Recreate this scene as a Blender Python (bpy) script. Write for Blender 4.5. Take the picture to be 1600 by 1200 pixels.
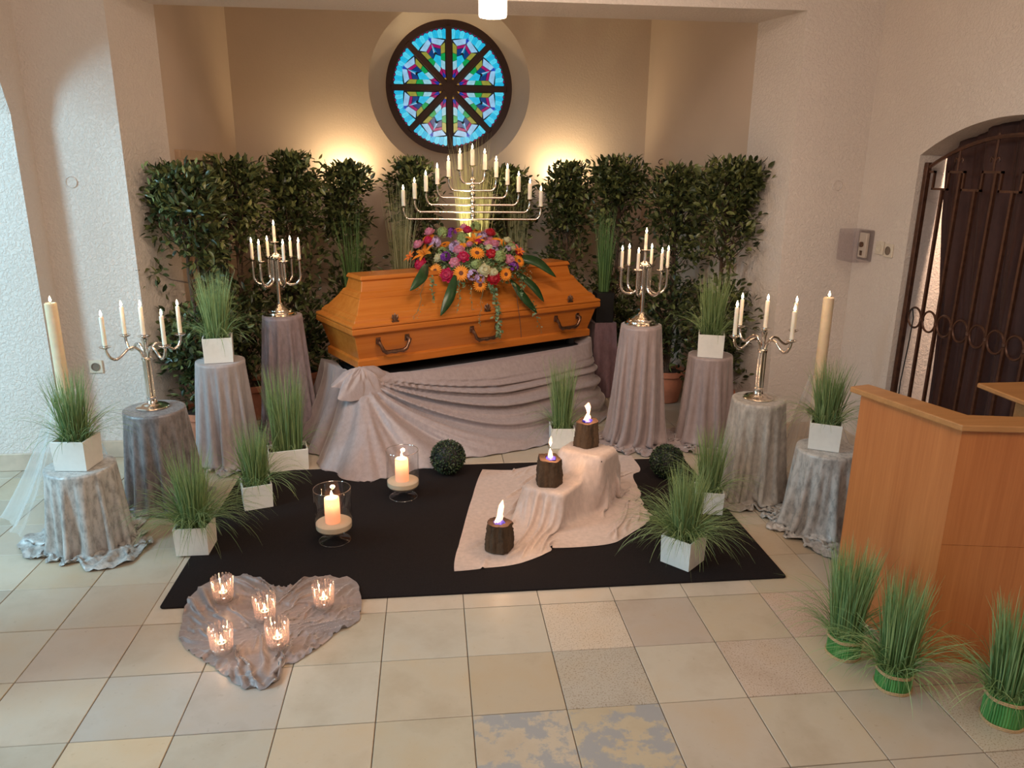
import bpy, math, random
import numpy as np
from mathutils import Vector, Matrix

for o in list(bpy.data.objects):
    bpy.data.objects.remove(o, do_unlink=True)
SC = bpy.context.scene
COL = SC.collection
PI = math.pi
T = 1 / 3          # floor tile, metres

# ------------------------------------------------------------------ camera
cam_d = bpy.data.cameras.new('camera')
cam = bpy.data.objects.new('camera', cam_d)
COL.objects.link(cam)
cam_d.sensor_width = 36.0
cam_d.lens = 1175.5 / 1600 * 36.0
R_ = np.array([0.9940740, -0.1083, 0.0090])
def _cam_matrix(pitch, yaw, roll):
    cy, sy, cp, sp = math.cos(yaw), math.sin(yaw), math.cos(pitch), math.sin(pitch)
    fwd = np.array([sy * cp, cy * cp, -sp]); right = np.array([cy, -sy, 0]); down = np.cross(fwd, right)
    cr, sr = math.cos(roll), math.sin(roll)
    return cr * right + sr * down, -sr * right + cr * down, fwd
_r, _d, _f = _cam_matrix(0.277944936, 0.108510752, -0.00903653)
cam.matrix_world = Matrix(((_r[0], -_d[0], -_f[0], 0.2209), (_r[1], -_d[1], -_f[1], -3.2041),
                           (_r[2], -_d[2], -_f[2], 1.8308), (0, 0, 0, 1)))
SC.camera = cam

# ------------------------------------------------------------------ world, lights, exposure
W = bpy.data.worlds.new('world'); SC.world = W; W.use_nodes = True
W.node_tree.nodes['Background'].inputs[0].default_value = (0.72, 0.86, 1.0, 1)
W.node_tree.nodes['Background'].inputs[1].default_value = 0.30
SC.view_settings.view_transform = 'Standard'
SC.view_settings.look = 'None'
SC.view_settings.exposure = 0.0
SC.view_settings.gamma = 1.0
SC.view_settings.use_curve_mapping = False

def light(name, typ, loc, energy, color, target=None, size=0.1, size_y=None, spot=None, blend=0.5):
    d = bpy.data.lights.new(name, typ); o = bpy.data.objects.new(name, d); COL.objects.link(o)
    o.location = loc; d.energy = energy; d.color = color
    if typ == 'AREA':
        d.size = size
        if size_y: d.shape = 'RECTANGLE'; d.size_y = size_y
    else:
        d.shadow_soft_size = size
    if typ == 'SPOT':
        d.spot_size = spot; d.spot_blend = blend
    if target is not None:
        o.rotation_euler = (Vector(target) - Vector(loc)).to_track_quat('-Z', 'Y').to_euler()
    return o
DAY = (0.44, 0.80, 1.0)
WARM = (1.0, 0.72, 0.48)
# daylight through the tall windows of the side aisle, beyond the left arch
light('aisle_window_light', 'AREA', (-4.6, -2.0, 3.0), 210, DAY, (-1.2, 1.1, 0.5), 0.9, 1.7)
light('aisle_window_light', 'AREA', (-4.8, 0.3, 3.0), 80, DAY, (-1.4, 1.0, 0.4), 0.8, 1.7)
# diffuse nave ceiling lamp behind the camera; two added spots brighten the coffin
NAVE = (1.0, 0.79, 0.65)
light('nave_lamp_light', 'AREA', (0.6, -3.2, 4.1), 122, NAVE, (0.6, -0.6, 0), 2.2, 2.2)
light('coffin_fill_spot', 'SPOT', (-0.7, -1.3, 3.9), 190, NAVE, (0.5, 2.2, 0.8), 0.10, spot=1.05, blend=0.9)
light('coffin_fill_spot', 'SPOT', (1.9, -1.4, 3.9), 120, NAVE, (0.6, 2.0, 0.8), 0.10, spot=1.25, blend=0.9)
# uplights standing behind the hedge
light('uplight', 'SPOT', (-0.535, 3.95, 1.66), 34, (1.0, 0.74, 0.42), (-0.535, 4.14, 2.10), 0.04, spot=2.8, blend=1.0)
light('uplight', 'SPOT', (1.48, 3.95, 1.66), 34, (1.0, 0.74, 0.42), (1.48, 4.14, 2.10), 0.04, spot=2.8, blend=1.0)
light('uplight', 'SPOT', (0.50, 2.74, 1.10), 55, (1.0, 0.86, 0.50), (0.575, 3.14, 1.95), 0.03, spot=1.25, blend=0.8)

# ------------------------------------------------------------------ node helpers
def mat(name):
    m = bpy.data.materials.new(name); m.use_nodes = True
    return m, m.node_tree, m.node_tree.nodes['Principled BSDF']
def nd(nt, t, **kw):
    n = nt.nodes.new(t)
    for k, v in kw.items():
        if isinstance(k, str) and hasattr(n, k): setattr(n, k, v)
    return n
def inp(n, **kw):
    for k, v in kw.items(): n.inputs[k.replace('_', ' ')].default_value = v
def ramp(nt, stops):
    r = nt.nodes.new('ShaderNodeValToRGB'); cr = r.color_ramp
    while len(cr.elements) < len(stops): cr.elements.new(0.5)
    for e, (p, c) in zip(cr.elements, stops): e.position = p; e.color = (*c, 1)
    return r
def coords(nt, scale=(1, 1, 1), out='Object'):
    tc = nt.nodes.new('ShaderNodeTexCoord'); mp = nt.nodes.new('ShaderNodeMapping')
    mp.inputs['Scale'].default_value = scale
    nt.links.new(tc.outputs[out], mp.inputs['Vector']); return mp.outputs['Vector']
def noise(nt, vec, scale, detail=3, rough=0.55):
    n = nt.nodes.new('ShaderNodeTexNoise'); nt.links.new(vec, n.inputs['Vector'])
    n.inputs['Scale'].default_value = scale; n.inputs['Detail'].default_value = detail; n.inputs['Roughness'].default_value = rough
    return n.outputs['Fac']
def bump(nt, b, height, strength, dist=0.01):
    n = nt.nodes.new('ShaderNodeBump'); n.inputs['Strength'].default_value = strength; n.inputs['Distance'].default_value = dist
    nt.links.new(height, n.inputs['Height']); nt.links.new(n.outputs['Normal'], b.inputs['Normal'])
    return n
def plain(name, col, rough=0.5, metal=0.0, spec=0.5, var=0.08, sc=30, bmp=0.0):
    m, nt, b = mat(name)
    v = coords(nt); f = noise(nt, v, sc)
    r = ramp(nt, [(0.3, tuple(c * (1 - var) for c in col)), (0.7, tuple(min(1, c * (1 + var)) for c in col))])
    nt.links.new(f, r.inputs[0]); nt.links.new(r.outputs[0], b.inputs['Base Color'])
    inp(b, Roughness=rough, Metallic=metal); b.inputs['Specular IOR Level'].default_value = spec
    if bmp: bump(nt, b, f, bmp, 0.004)
    return m
def plaster(name, col, rough_relief=0.6, sc=55):
    m, nt, b = mat(name); v = coords(nt)
    f = noise(nt, v, 1.3, 4); r = ramp(nt, [(0.3, tuple(c * 0.93 for c in col)), (0.7, col)])
    nt.links.new(f, r.inputs[0]); nt.links.new(r.outputs[0], b.inputs['Base Color'])
    inp(b, Roughness=0.85)
    vo = nt.nodes.new('ShaderNodeTexNoise'); nt.links.new(v, vo.inputs['Vector']); vo.inputs['Scale'].default_value = sc
    vo.inputs['Detail'].default_value = 5; vo.inputs['Roughness'].default_value = 0.6; vo.inputs['Distortion'].default_value = 0.6
    rr = ramp(nt, [(0.42, (0, 0, 0)), (0.62, (1, 1, 1))]); nt.links.new(vo.outputs['Fac'], rr.inputs[0])
    bump(nt, b, rr.outputs[0], rough_relief, 0.006)
    return m
def wood(name, dark, light_, axis, rough=0.35, sc=1.0):
    m, nt, b = mat(name)
    s = [14 * sc, 14 * sc, 14 * sc]; s[axis] = 0.7 * sc
    v = coords(nt, tuple(s)); f = noise(nt, v, 1.6, 6, 0.62)
    s2 = [70 * sc, 70 * sc, 70 * sc]; s2[axis] = 2.0 * sc
    v2 = coords(nt, tuple(s2)); f2 = noise(nt, v2, 2.0, 3)
    mx = nd(nt, 'ShaderNodeMix', data_type='FLOAT'); mx.inputs[0].default_value = 0.35
    nt.links.new(f, mx.inputs[2]); nt.links.new(f2, mx.inputs[3])
    r = ramp(nt, [(0.3, dark), (0.7, light_)]); nt.links.new(mx.outputs[0], r.inputs[0])
    nt.links.new(r.outputs[0], b.inputs['Base Color']); inp(b, Roughness=rough)
    return m
def velvet(name, col, crush=0.0, rough=0.5, sheen=0.6):
    m, nt, b = mat(name)
    v = coords(nt, (1, 1, 0.45)); f = noise(nt, v, 42, 5, 0.65)
    k = 0.10 + 0.30 * crush
    r = ramp(nt, [(0.36, tuple(c * (1 - k) for c in col)), (0.62, tuple(min(1, c * (1 + k * 0.7)) for c in col))])
    nt.links.new(f, r.inputs[0]); nt.links.new(r.outputs[0], b.inputs['Base Color'])
    rr = ramp(nt, [(0.35, (rough + 0.15 * crush,) * 3), (0.65, (max(0.2, rough - 0.22 * crush),) * 3)])
    nt.links.new(f, rr.inputs[0]); nt.links.new(rr.outputs[0], b.inputs['Roughness'])
    b.inputs['Sheen Weight'].default_value = sheen; b.inputs['Sheen Roughness'].default_value = 0.35
    b.inputs['Sheen Tint'].default_value = (1, 0.97, 0.95, 1)
    b.inputs['Specular IOR Level'].default_value = 0.35 + 0.35 * crush
    bump(nt, b, f, 0.12 + 0.4 * crush, 0.006)
    return m
def leafy(name, c1, c2, rough=0.4, trans=0.25):
    m, nt, b = mat(name)
    a = nd(nt, 'ShaderNodeAttribute'); a.attribute_name = 'tone'
    r = ramp(nt, [(0.0, c1), (1.0, c2)]); nt.links.new(a.outputs['Fac'], r.inputs[0])
    nt.links.new(r.outputs[0], b.inputs['Base Color']); inp(b, Roughness=rough)
    tr = nt.nodes.new('ShaderNodeBsdfTranslucent'); nt.links.new(r.outputs[0], tr.inputs['Color'])
    mx = nt.nodes.new('ShaderNodeMixShader'); mx.inputs[0].default_value = trans
    out = nt.nodes['Material Output']
    nt.links.new(b.outputs[0], mx.inputs[1]); nt.links.new(tr.outputs[0], mx.inputs[2]); nt.links.new(mx.outputs[0], out.inputs[0])
    return m
def emit(name, col, strength):
    m, nt, b = mat(name)
    b.inputs['Base Color'].default_value = (*col, 1)
    b.inputs['Emission Color'].default_value = (*col, 1); b.inputs['Emission Strength'].default_value = strength
    return m
def thin_clear(name, tint, refl=0.12, cover=0.0, edge=0.5):
    # clear sheet or shell: what is behind shows through, edge-on it mirrors more
    m, nt, b = mat(name)
    tr = nt.nodes.new('ShaderNodeBsdfTransparent'); tr.inputs[0].default_value = (*tint, 1)
    gl = nt.nodes.new('ShaderNodeBsdfGlossy'); gl.inputs['Roughness'].default_value = 0.03
    lw = nt.nodes.new('ShaderNodeLayerWeight'); lw.inputs[0].default_value = 0.5
    pw = nt.nodes.new('ShaderNodeMath'); pw.operation = 'POWER'; pw.inputs[1].default_value = 5.0; nt.links.new(lw.outputs['Facing'], pw.inputs[0])
    mp = nt.nodes.new('ShaderNodeMath'); mp.operation = 'MULTIPLY_ADD'; mp.inputs[1].default_value = min(0.9, refl * 2.5); mp.inputs[2].default_value = refl * 0.36; nt.links.new(pw.outputs[0], mp.inputs[0])
    mx = nt.nodes.new('ShaderNodeMixShader'); nt.links.new(mp.outputs[0], mx.inputs[0])
    nt.links.new(tr.outputs[0], mx.inputs[1]); nt.links.new(gl.outputs[0], mx.inputs[2])
    nt.links.new(mx.outputs[0], nt.nodes['Material Output'].inputs[0])
    return m

# ------------------------------------------------------------------ materials
M = {}
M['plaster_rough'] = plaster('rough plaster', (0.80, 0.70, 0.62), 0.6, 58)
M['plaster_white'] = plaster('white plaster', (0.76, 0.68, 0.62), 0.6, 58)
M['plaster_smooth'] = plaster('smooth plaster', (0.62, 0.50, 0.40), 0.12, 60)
M['baseboard'] = plain('skirting stone', (0.55, 0.44, 0.34), 0.5, var=0.15, sc=8)
M['door_frame'] = plain('door frame', (0.40, 0.27, 0.17), 0.5)
M['carpet'] = plain('carpet', (0.015, 0.011, 0.011), 0.95, spec=0.15, var=0.4, sc=400, bmp=0.5)
M['grout'] = plain('grout', (0.16, 0.13, 0.10), 0.9)
M['coffin'] = wood('coffin wood', (0.42, 0.112, 0.013), (0.56, 0.182, 0.030), 0, 0.26)
M['lectern'] = wood('lectern veneer', (0.40, 0.122, 0.032), (0.55, 0.20, 0.060), 2, 0.38)
M['lectern_top'] = wood('lectern edge wood', (0.36, 0.16, 0.05), (0.52, 0.25, 0.09), 0, 0.35)
M['bronze'] = plain('bronze', (0.20, 0.11, 0.07), 0.3, 0.9, var=0.3, sc=60)
M['silver'] = plain('silver', (0.80, 0.74, 0.68), 0.14, 1.0, var=0.05)
M['wax'] = plain('ivory wax', (0.88, 0.80, 0.66), 0.45, var=0.03)
M['wax_beige'] = plain('beige wax', (0.78, 0.62, 0.42), 0.5, var=0.05)
M['wax_warm'] = plain('cream wax', (0.92, 0.80, 0.66), 0.45, var=0.03)
for _k in ('wax', 'wax_warm', 'wax_beige'):
    _b = M[_k].node_tree.nodes['Principled BSDF']
    _b.inputs['Subsurface Weight'].default_value = 0.5; _b.inputs['Subsurface Radius'].default_value = (1.0, 0.55, 0.3)
    _b.inputs['Subsurface Scale'].default_value = 0.02
_m, _nt, _b = mat('glowing wax'); _b.inputs['Base Color'].default_value = (0.92, 0.76, 0.66, 1); inp(_b, Roughness=0.45)
_t = _nt.nodes.new('ShaderNodeBsdfTranslucent'); _t.inputs[0].default_value = (1.0, 0.58, 0.40, 1); _x = _nt.nodes.new('ShaderNodeMixShader'); _x.inputs[0].default_value = 0.35
_nt.links.new(_b.outputs[0], _x.inputs[1]); _nt.links.new(_t.outputs[0], _x.inputs[2]); _nt.links.new(_x.outputs[0], _nt.nodes['Material Output'].inputs[0]); M['wax_glow'] = _m
M['wick'] = plain('wick', (0.03, 0.02, 0.015), 0.9)
M['flame'] = emit('candle flame', (1.0, 0.80, 0.50), 22)
M['flame_big'] = emit('torch flame', (1.0, 0.58, 0.40), 1.5)
M['flame_blue'] = emit('blue flame', (0.05, 0.04, 0.42), 0.12)
M['iron'] = plain('wrought iron', (0.10, 0.043, 0.025), 0.4, 0.4, var=0.3)
M['curtain'] = velvet('curtain velvet', (0.058, 0.023, 0.018), 0.0, 0.75, 0.08)
M['terracotta'] = plain('terracotta', (0.48, 0.17, 0.09), 0.75, var=0.12, sc=20)
M['soil'] = plain('soil', (0.05, 0.03, 0.02), 0.95, var=0.4, sc=80, bmp=0.5)
M['bark'] = plain('bark', (0.09, 0.055, 0.035), 0.9, var=0.4, sc=60, bmp=0.6)
M['pot_white'] = plain('white glazed pot', (0.80, 0.79, 0.74), 0.45, var=0.03)
M['vase_black'] = plain('black vase', (0.008, 0.008, 0.009), 0.35, var=0.1)
M['sand'] = plain('sand', (0.70, 0.58, 0.42), 0.95, var=0.12, sc=300, bmp=0.4)
M['plastic'] = plain('ivory plastic', (0.70, 0.62, 0.50), 0.4, var=0.02)
M['plastic_dark'] = plain('dark socket', (0.20, 0.15, 0.11), 0.5)
M['black'] = plain('black', (0.010, 0.010, 0.012), 0.6)
M['lead'] = plain('lead came', (0.028, 0.012, 0.012), 0.6)
M['window_frame'] = plain('window frame', (0.045, 0.017, 0.015), 0.55)
M['twine'] = plain('twine', (0.50, 0.32, 0.16), 0.9, var=0.25, sc=200, bmp=0.5)
M['band_green'] = None
M['velvet_silver'] = velvet('silver crushed velvet', (0.44, 0.42, 0.40), 0.9, 0.38, 0.3)
M['velvet_silver2'] = velvet('pale crushed velvet', (0.40, 0.36, 0.32), 0.5, 0.45, 0.3)
M['velvet_taupe'] = velvet('taupe crushed velvet', (0.20, 0.175, 0.175), 0.9, 0.40, 0.3)
M['velvet_grey'] = velvet('grey satin velvet', (0.36, 0.315, 0.315), 0.0, 0.40, 0.4)
M['velvet_mauve'] = velvet('mauve grey velvet', (0.25, 0.20, 0.215), 0.25, 0.45, 0.4)
M['velvet_bier'] = velvet('bier velvet', (0.34, 0.27, 0.262), 0.0, 0.34, 0.65)
M['velvet_step'] = velvet('step velvet', (0.58, 0.46, 0.41), 0.0, 0.34, 0.6)
M['velvet_heart'] = velvet('heart velvet', (0.27, 0.225, 0.22), 0.0, 0.34, 0.7)
M['velvet_plum'] = velvet('plum velvet', (0.17, 0.10, 0.115), 0.3, 0.5, 0.3)
M['hedge_leaf'] = leafy('laurel leaf', (0.022, 0.036, 0.012), (0.235, 0.26, 0.085), 0.34, 0.15)
M['grass'] = leafy('grass blade', (0.06, 0.14, 0.04), (0.44, 0.55, 0.24), 0.5, 0.3)
M['grass_pale'] = leafy('pale grass blade', (0.24, 0.25, 0.11), (0.62, 0.60, 0.36), 0.5, 0.35)
M['grass_yellow'] = leafy('straw grass blade', (0.42, 0.40, 0.17), (0.78, 0.74, 0.40), 0.5, 0.35)
M['reed'] = leafy('reed blade', (0.045, 0.11, 0.035), (0.20, 0.34, 0.11), 0.45, 0.25)
M['bundle'] = leafy('bundle grass', (0.07, 0.18, 0.05), (0.42, 0.58, 0.26), 0.5, 0.3)
M['bundle_base'] = leafy('bundle base stalks', (0.04, 0.20, 0.04), (0.12, 0.36, 0.09), 0.4, 0.1)
M['box_leaf'] = leafy('boxwood leaf', (0.008, 0.022, 0.010), (0.10, 0.15, 0.06), 0.4, 0.1)
M['big_leaf'] = plain('dark big leaf', (0.018, 0.055, 0.016), 0.3, var=0.3, sc=25)
M['ivy'] = leafy('ivy leaf', (0.08, 0.16, 0.07), (0.30, 0.40, 0.22), 0.45, 0.2)
M['filler'] = leafy('filler green', (0.06, 0.13, 0.03), (0.35, 0.42, 0.22), 0.5, 0.2)
FLC = {'gerbera': ((0.85, 0.30, 0.02), (0.12, 0.03, 0.01)), 'rose': ((0.62, 0.02, 0.10), (0.45, 0.01, 0.06)),
       'rose_red': ((0.55, 0.012, 0.03), (0.4, 0.01, 0.02)), 'lily': ((0.90, 0.30, 0.03), (0.5, 0.16, 0.02)),
       'lavender': ((0.56, 0.40, 0.62), (0.5, 0.4, 0.5)), 'pink': ((0.75, 0.28, 0.40), (0.6, 0.2, 0.3)),
       'purple': ((0.20, 0.03, 0.30), (0.1, 0.02, 0.15)), 'cream': ((0.72, 0.68, 0.42), (0.6, 0.55, 0.3)),
       'green': ((0.30, 0.38, 0.14), (0.2, 0.3, 0.08)), 'orange': ((0.85, 0.20, 0.03), (0.5, 0.1, 0.02))}
for k, (c, c2) in FLC.items():
    M['f_' + k] = leafy(k + ' petal', tuple(x * 0.75 for x in c), tuple(min(1, x * 1.15) for x in c), 0.55, 0.25)
    M['fc_' + k] = plain(k + ' centre', c2, 0.8, var=0.3, sc=200)
M['glass_thin'] = thin_clear('thin clear glass', (0.99, 0.99, 0.99), 0.16)
M['glass_rim'] = thin_clear('glass rim', (0.75, 0.78, 0.78), 0.8)
M['acrylic'] = thin_clear('smoked acrylic', (0.90, 0.88, 0.90), 0.20)
def _tulle():
    m, nt, b = mat('white tulle')
    tr = nt.nodes.new('ShaderNodeBsdfTransparent'); df = nt.nodes.new('ShaderNodeBsdfDiffuse'); df.inputs[0].default_value = (0.85, 0.82, 0.78, 1)
    tl = nt.nodes.new('ShaderNodeBsdfTranslucent'); tl.inputs[0].default_value = (0.85, 0.82, 0.78, 1)
    a = nt.nodes.new('ShaderNodeAddShader'); a = nt.nodes.new('ShaderNodeMixShader'); a.inputs[0].default_value = 0.4
    nt.links.new(df.outputs[0], a.inputs[1]); nt.links.new(tl.outputs[0], a.inputs[2])
    lw = nt.nodes.new('ShaderNodeLayerWeight'); lw.inputs[0].default_value = 0.35
    mp = nd(nt, 'ShaderNodeMapRange'); mp.inputs[3].default_value = 0.16; mp.inputs[4].default_value = 0.65
    nt.links.new(lw.outputs['Facing'], mp.inputs[0])
    mx = nt.nodes.new('ShaderNodeMixShader'); nt.links.new(mp.outputs[0], mx.inputs[0])
    nt.links.new(tr.outputs[0], mx.inputs[1]); nt.links.new(a.outputs[0], mx.inputs[2])
    nt.links.new(mx.outputs[0], nt.nodes['Material Output'].inputs[0]); return m
M['tulle'] = _tulle()
def _ribglass(name, tint, kt, kg):
    m, nt, b = mat(name); tr = nt.nodes.new('ShaderNodeBsdfTransparent'); tr.inputs[0].default_value = (*tint, 1)
    tl = nt.nodes.new('ShaderNodeBsdfTranslucent'); tl.inputs[0].default_value = (0.95, 0.70, 0.64, 1); gl = nt.nodes.new('ShaderNodeBsdfGlossy'); gl.inputs['Roughness'].default_value = 0.06
    m1 = nt.nodes.new('ShaderNodeMixShader'); m1.inputs[0].default_value = kt; m2 = nt.nodes.new('ShaderNodeMixShader'); m2.inputs[0].default_value = kg
    nt.links.new(tr.outputs[0], m1.inputs[1]); nt.links.new(tl.outputs[0], m1.inputs[2]); nt.links.new(m1.outputs[0], m2.inputs[1]); nt.links.new(gl.outputs[0], m2.inputs[2])
    nt.links.new(m2.outputs[0], nt.nodes['Material Output'].inputs[0]); return m
M['glass_ribbed'] = _ribglass('ribbed glass', (0.98, 0.94, 0.93), 0.15, 0.22); M['glass_base'] = _ribglass('thick glass base', (0.80, 0.83, 0.82), 0.12, 0.25)
def _tile(name, mode):
    m, nt, b = mat(name)
    oi = nt.nodes.new('ShaderNodeObjectInfo'); tc = nt.nodes.new('ShaderNodeTexCoord')
    ad = nt.nodes.new('ShaderNodeVectorMath'); ad.operation = 'ADD'
    nt.links.new(tc.outputs['Object'], ad.inputs[0]); nt.links.new(oi.outputs['Location'], ad.inputs[1])
    v = ad.outputs[0]
    f = noise(nt, v, 3.2, 5, 0.6); f2 = noise(nt, v, 160 if mode == 'speckled' else 40, 2)
    base = nt.nodes.new('ShaderNodeMix'); base.data_type = 'RGBA'; base.blend_type = 'MULTIPLY'; base.inputs[0].default_value = 1
    r = ramp(nt, [(0.3, (0.86, 0.82, 0.78)), (0.5, (1, 1, 1)), (0.72, (1.0, 0.93, 0.84))]); nt.links.new(f, r.inputs[0])
    nt.links.new(oi.outputs['Color'], base.inputs[6]); nt.links.new(r.outputs[0], base.inputs[7])
    sp = nt.nodes.new('ShaderNodeMix'); sp.data_type = 'RGBA'; sp.blend_type = 'MULTIPLY'; sp.inputs[0].default_value = 1
    r2 = ramp(nt, [(0.33, (0.62, 0.55, 0.48)), (0.46, (1, 1, 1))] if mode == 'speckled' else [(0.2, (0.85, 0.82, 0.8)), (0.34, (1, 1, 1))])
    nt.links.new(f2, r2.inputs[0]); nt.links.new(base.outputs[2], sp.inputs[6]); nt.links.new(r2.outputs[0], sp.inputs[7])
    col = sp.outputs[2]
    if mode == 'stained':
        f3 = noise(nt, v, 6.5, 8, 0.72); r3 = ramp(nt, [(0.47, (0, 0, 0)), (0.53, (1, 1, 1))]); nt.links.new(f3, r3.inputs[0])
        st = nt.nodes.new('ShaderNodeMix'); st.data_type = 'RGBA'; nt.links.new(r3.outputs[0], st.inputs[0])
        nt.links.new(col, st.inputs[6]); st.inputs[7].default_value = (0.33, 0.315, 0.305, 1); col = st.outputs[2]
    nt.links.new(col, b.inputs['Base Color'])
    rr = ramp(nt, [(0.3, (0.30,) * 3), (0.7, (0.46,) * 3)]); nt.links.new(f, rr.inputs[0]); nt.links.new(rr.outputs[0], b.inputs['Roughness'])
    b.inputs['Specular IOR Level'].default_value = 0.45
    return m
M['tile'] = _tile('limestone tile', 'plain'); M['tile_speckled'] = _tile('speckled limestone tile', 'speckled'); M['tile_stained'] = _tile('stained limestone tile', 'stained')
def _pane(name, col, s=1.0):
    m, nt, b = mat('glass ' + name); v = coords(nt, out='Generated'); f = noise(nt, v, 3, 4)
    r = ramp(nt, [(0.3, tuple(c * 0.72 for c in col)), (0.7, col)]); nt.links.new(f, r.inputs[0])
    b.inputs['Base Color'].default_value = (*[x * .2 for x in col], 1); inp(b, Roughness=0.2)
    nt.links.new(r.outputs[0], b.inputs['Emission Color']); b.inputs['Emission Strength'].default_value = s
    return m
PANE = {'cyan': (0.015, 0.50, 0.80), 'cyan2': (0.08, 0.66, 0.90), 'lavender': (0.30, 0.56, 0.82), 'olive': (0.30, 0.30, 0.045), 'green': (0.0, 0.34, 0.08),
        'pale': (0.30, 0.62, 0.74), 'magenta': (0.34, 0.005, 0.12), 'blue': (0.01, 0.06, 0.50), 'navy': (0.0, 0.045, 0.20), 'yellow': (0.80, 0.42, 0.05), 'teal': (0.0, 0.28, 0.48)}
for k, c in PANE.items(): M['pane_' + k] = _pane(k, c, 1.0)

# ------------------------------------------------------------------ mesh helpers
class MB:
    def __init__(s): s.V = []; s.F = []; s.n = 0; s.tone = []; s.hast = False
    def add(s, V, F, tone=None):
        V = np.asarray(V, float).reshape(-1, 3)
        s.V.append(V)
        if isinstance(F, np.ndarray): s.F.extend((F + s.n).tolist())
        else: s.F.extend([[i + s.n for i in f] for f in F])
        if tone is not None: s.hast = True
        s.tone.append(np.zeros(len(V)) if tone is None else (np.full(len(V), tone) if np.isscalar(tone) else np.asarray(tone, float)))
        s.n += len(V); return s
    def box(s, c, d, rz=0.0, bev=0.0, taper=1.0):
        x, y, z = (k / 2 for k in d)
        b = min(bev, x * .45, y * .45, z * .45)
        V = []; F = []
        if b <= 0:
            V = [(sx * x * (taper if sz < 0 else 1), sy * y * (taper if sz < 0 else 1), sz * z) for sz in (-1, 1) for sx, sy in ((-1, -1), (1, -1), (1, 1), (-1, 1))]
            F = [(3, 2, 1, 0), (4, 5, 6, 7), (0, 1, 5, 4), (1, 2, 6, 5), (2, 3, 7, 6), (3, 0, 4, 7)]
        else:
            def ring(hx, hy, zz, cut):
                return [(-hx + cut, -hy, zz), (hx - cut, -hy, zz), (hx, -hy + cut, zz), (hx, hy - cut, zz), (hx - cut, hy, zz), (-hx + cut, hy, zz), (-hx, hy - cut, zz), (-hx, -hy + cut, zz)]
            t = taper
            R = [ring((x - b) * t, (y - b) * t, -z, b * .4), ring(x * t, y * t, -z + b, b), ring(x, y, z - b, b), ring(x - b, y - b, z, b * .4)]
            V = [p for r in R for p in r]
            F = [tuple(range(7, -1, -1)), tuple(range(24, 32))]
            for k in range(3):
                for i in range(8): j = (i + 1) % 8; F.append((k * 8 + i, k * 8 + j, k * 8 + 8 + j, k * 8 + 8 + i))
        V = np.array(V, float); cr, sr = math.cos(rz), math.sin(rz)
        V = np.stack([V[:, 0] * cr - V[:, 1] * sr, V[:, 0] * sr + V[:, 1] * cr, V[:, 2]], 1) + np.array(c)
        return s.add(V, F)
    def lathe(s, prof, n=24, c=(0, 0, 0), caps=True, rfun=None):
        prof = list(prof); V = []; F = []
        for r, z in prof:
            for i in range(n):
                a = 2 * PI * i / n; q = r * (rfun(i, n, z) if rfun else 1)
                V.append((c[0] + q * math.cos(a), c[1] + q * math.sin(a), c[2] + z))
        for k in range(len(prof) - 1):
            for i in range(n): j = (i + 1) % n; F.append((k * n + i, k * n + j, (k + 1) * n + j, (k + 1) * n + i))
        if caps: F.append(tuple(range(n - 1, -1, -1))); F.append(tuple((len(prof) - 1) * n + i for i in range(n)))
        return s.add(V, F)
    def tube(s, pts, r, n=8, caps=True):
        P = np.array(pts, float); m = len(P); rr = np.full(m, r) if np.isscalar(r) else np.array(r, float)
        Tn = np.gradient(P, axis=0); Tn /= np.linalg.norm(Tn, axis=1)[:, None] + 1e-12
        up = np.array([0, 0, 1.0]) if abs(Tn[0, 2]) < 0.9 else np.array([1.0, 0, 0])
        V = []; N = np.cross(Tn[0], up); N /= np.linalg.norm(N)
        a = np.arange(n) * 2 * PI / n
        for k in range(m):
            N = N - Tn[k] * (N @ Tn[k]); N /= np.linalg.norm(N) + 1e-12; B = np.cross(Tn[k], N)
            V.append(P[k] + rr[k] * (np.cos(a)[:, None] * N + np.sin(a)[:, None] * B))
        F = []
        for k in range(m - 1):
            for i in range(n): j = (i + 1) % n; F.append((k * n + i, k * n + j, (k + 1) * n + j, (k + 1) * n + i))
        if caps: F.append(tuple(range(n - 1, -1, -1))); F.append(tuple((m - 1) * n + i for i in range(n)))
        return s.add(np.concatenate(V), F)
    def prism(s, poly, z0, z1):
        n = len(poly); V = [(x, y, z0) for x, y in poly] + [(x, y, z1) for x, y in poly]
        F = [tuple(range(n - 1, -1, -1)), tuple(range(n, 2 * n))] + [(i, (i + 1) % n, n + (i + 1) % n, n + i) for i in range(n)]
        return s.add(V, F)
    def mesh(s, name, m, smooth=True):
        me = bpy.data.meshes.new(name); V = np.concatenate(s.V)
        me.from_pydata(V.tolist(), [], s.F)
        if s.hast:
            at = me.attributes.new('tone', 'FLOAT', 'POINT'); at.data.foreach_set('value', np.concatenate(s.tone).astype(np.float32))
        me.materials.append(m)
        if smooth:
            me.polygons.foreach_set('use_smooth', [True] * len(me.polygons))
            if smooth != 'all':
                try: me.set_sharp_from_angle(angle=math.radians(38))
                except Exception: pass
        me.update(); return me
    def build(s, name, m, parent=None, smooth=True, loc=None, rz=None, kind=None):
        o = bpy.data.objects.new(name, s.mesh(name, m, smooth)); COL.objects.link(o)
        if parent is not None: o.parent = parent
        if loc is not None: o.location = loc
        if rz is not None: o.rotation_euler = (0, 0, rz)
        if kind: o['kind'] = kind
        return o
def tag(o, label, cat, group=None, kind=None):
    o['label'] = label; o['category'] = cat
    if group: o['group'] = group
    if kind: o['kind'] = kind
    return o
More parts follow.
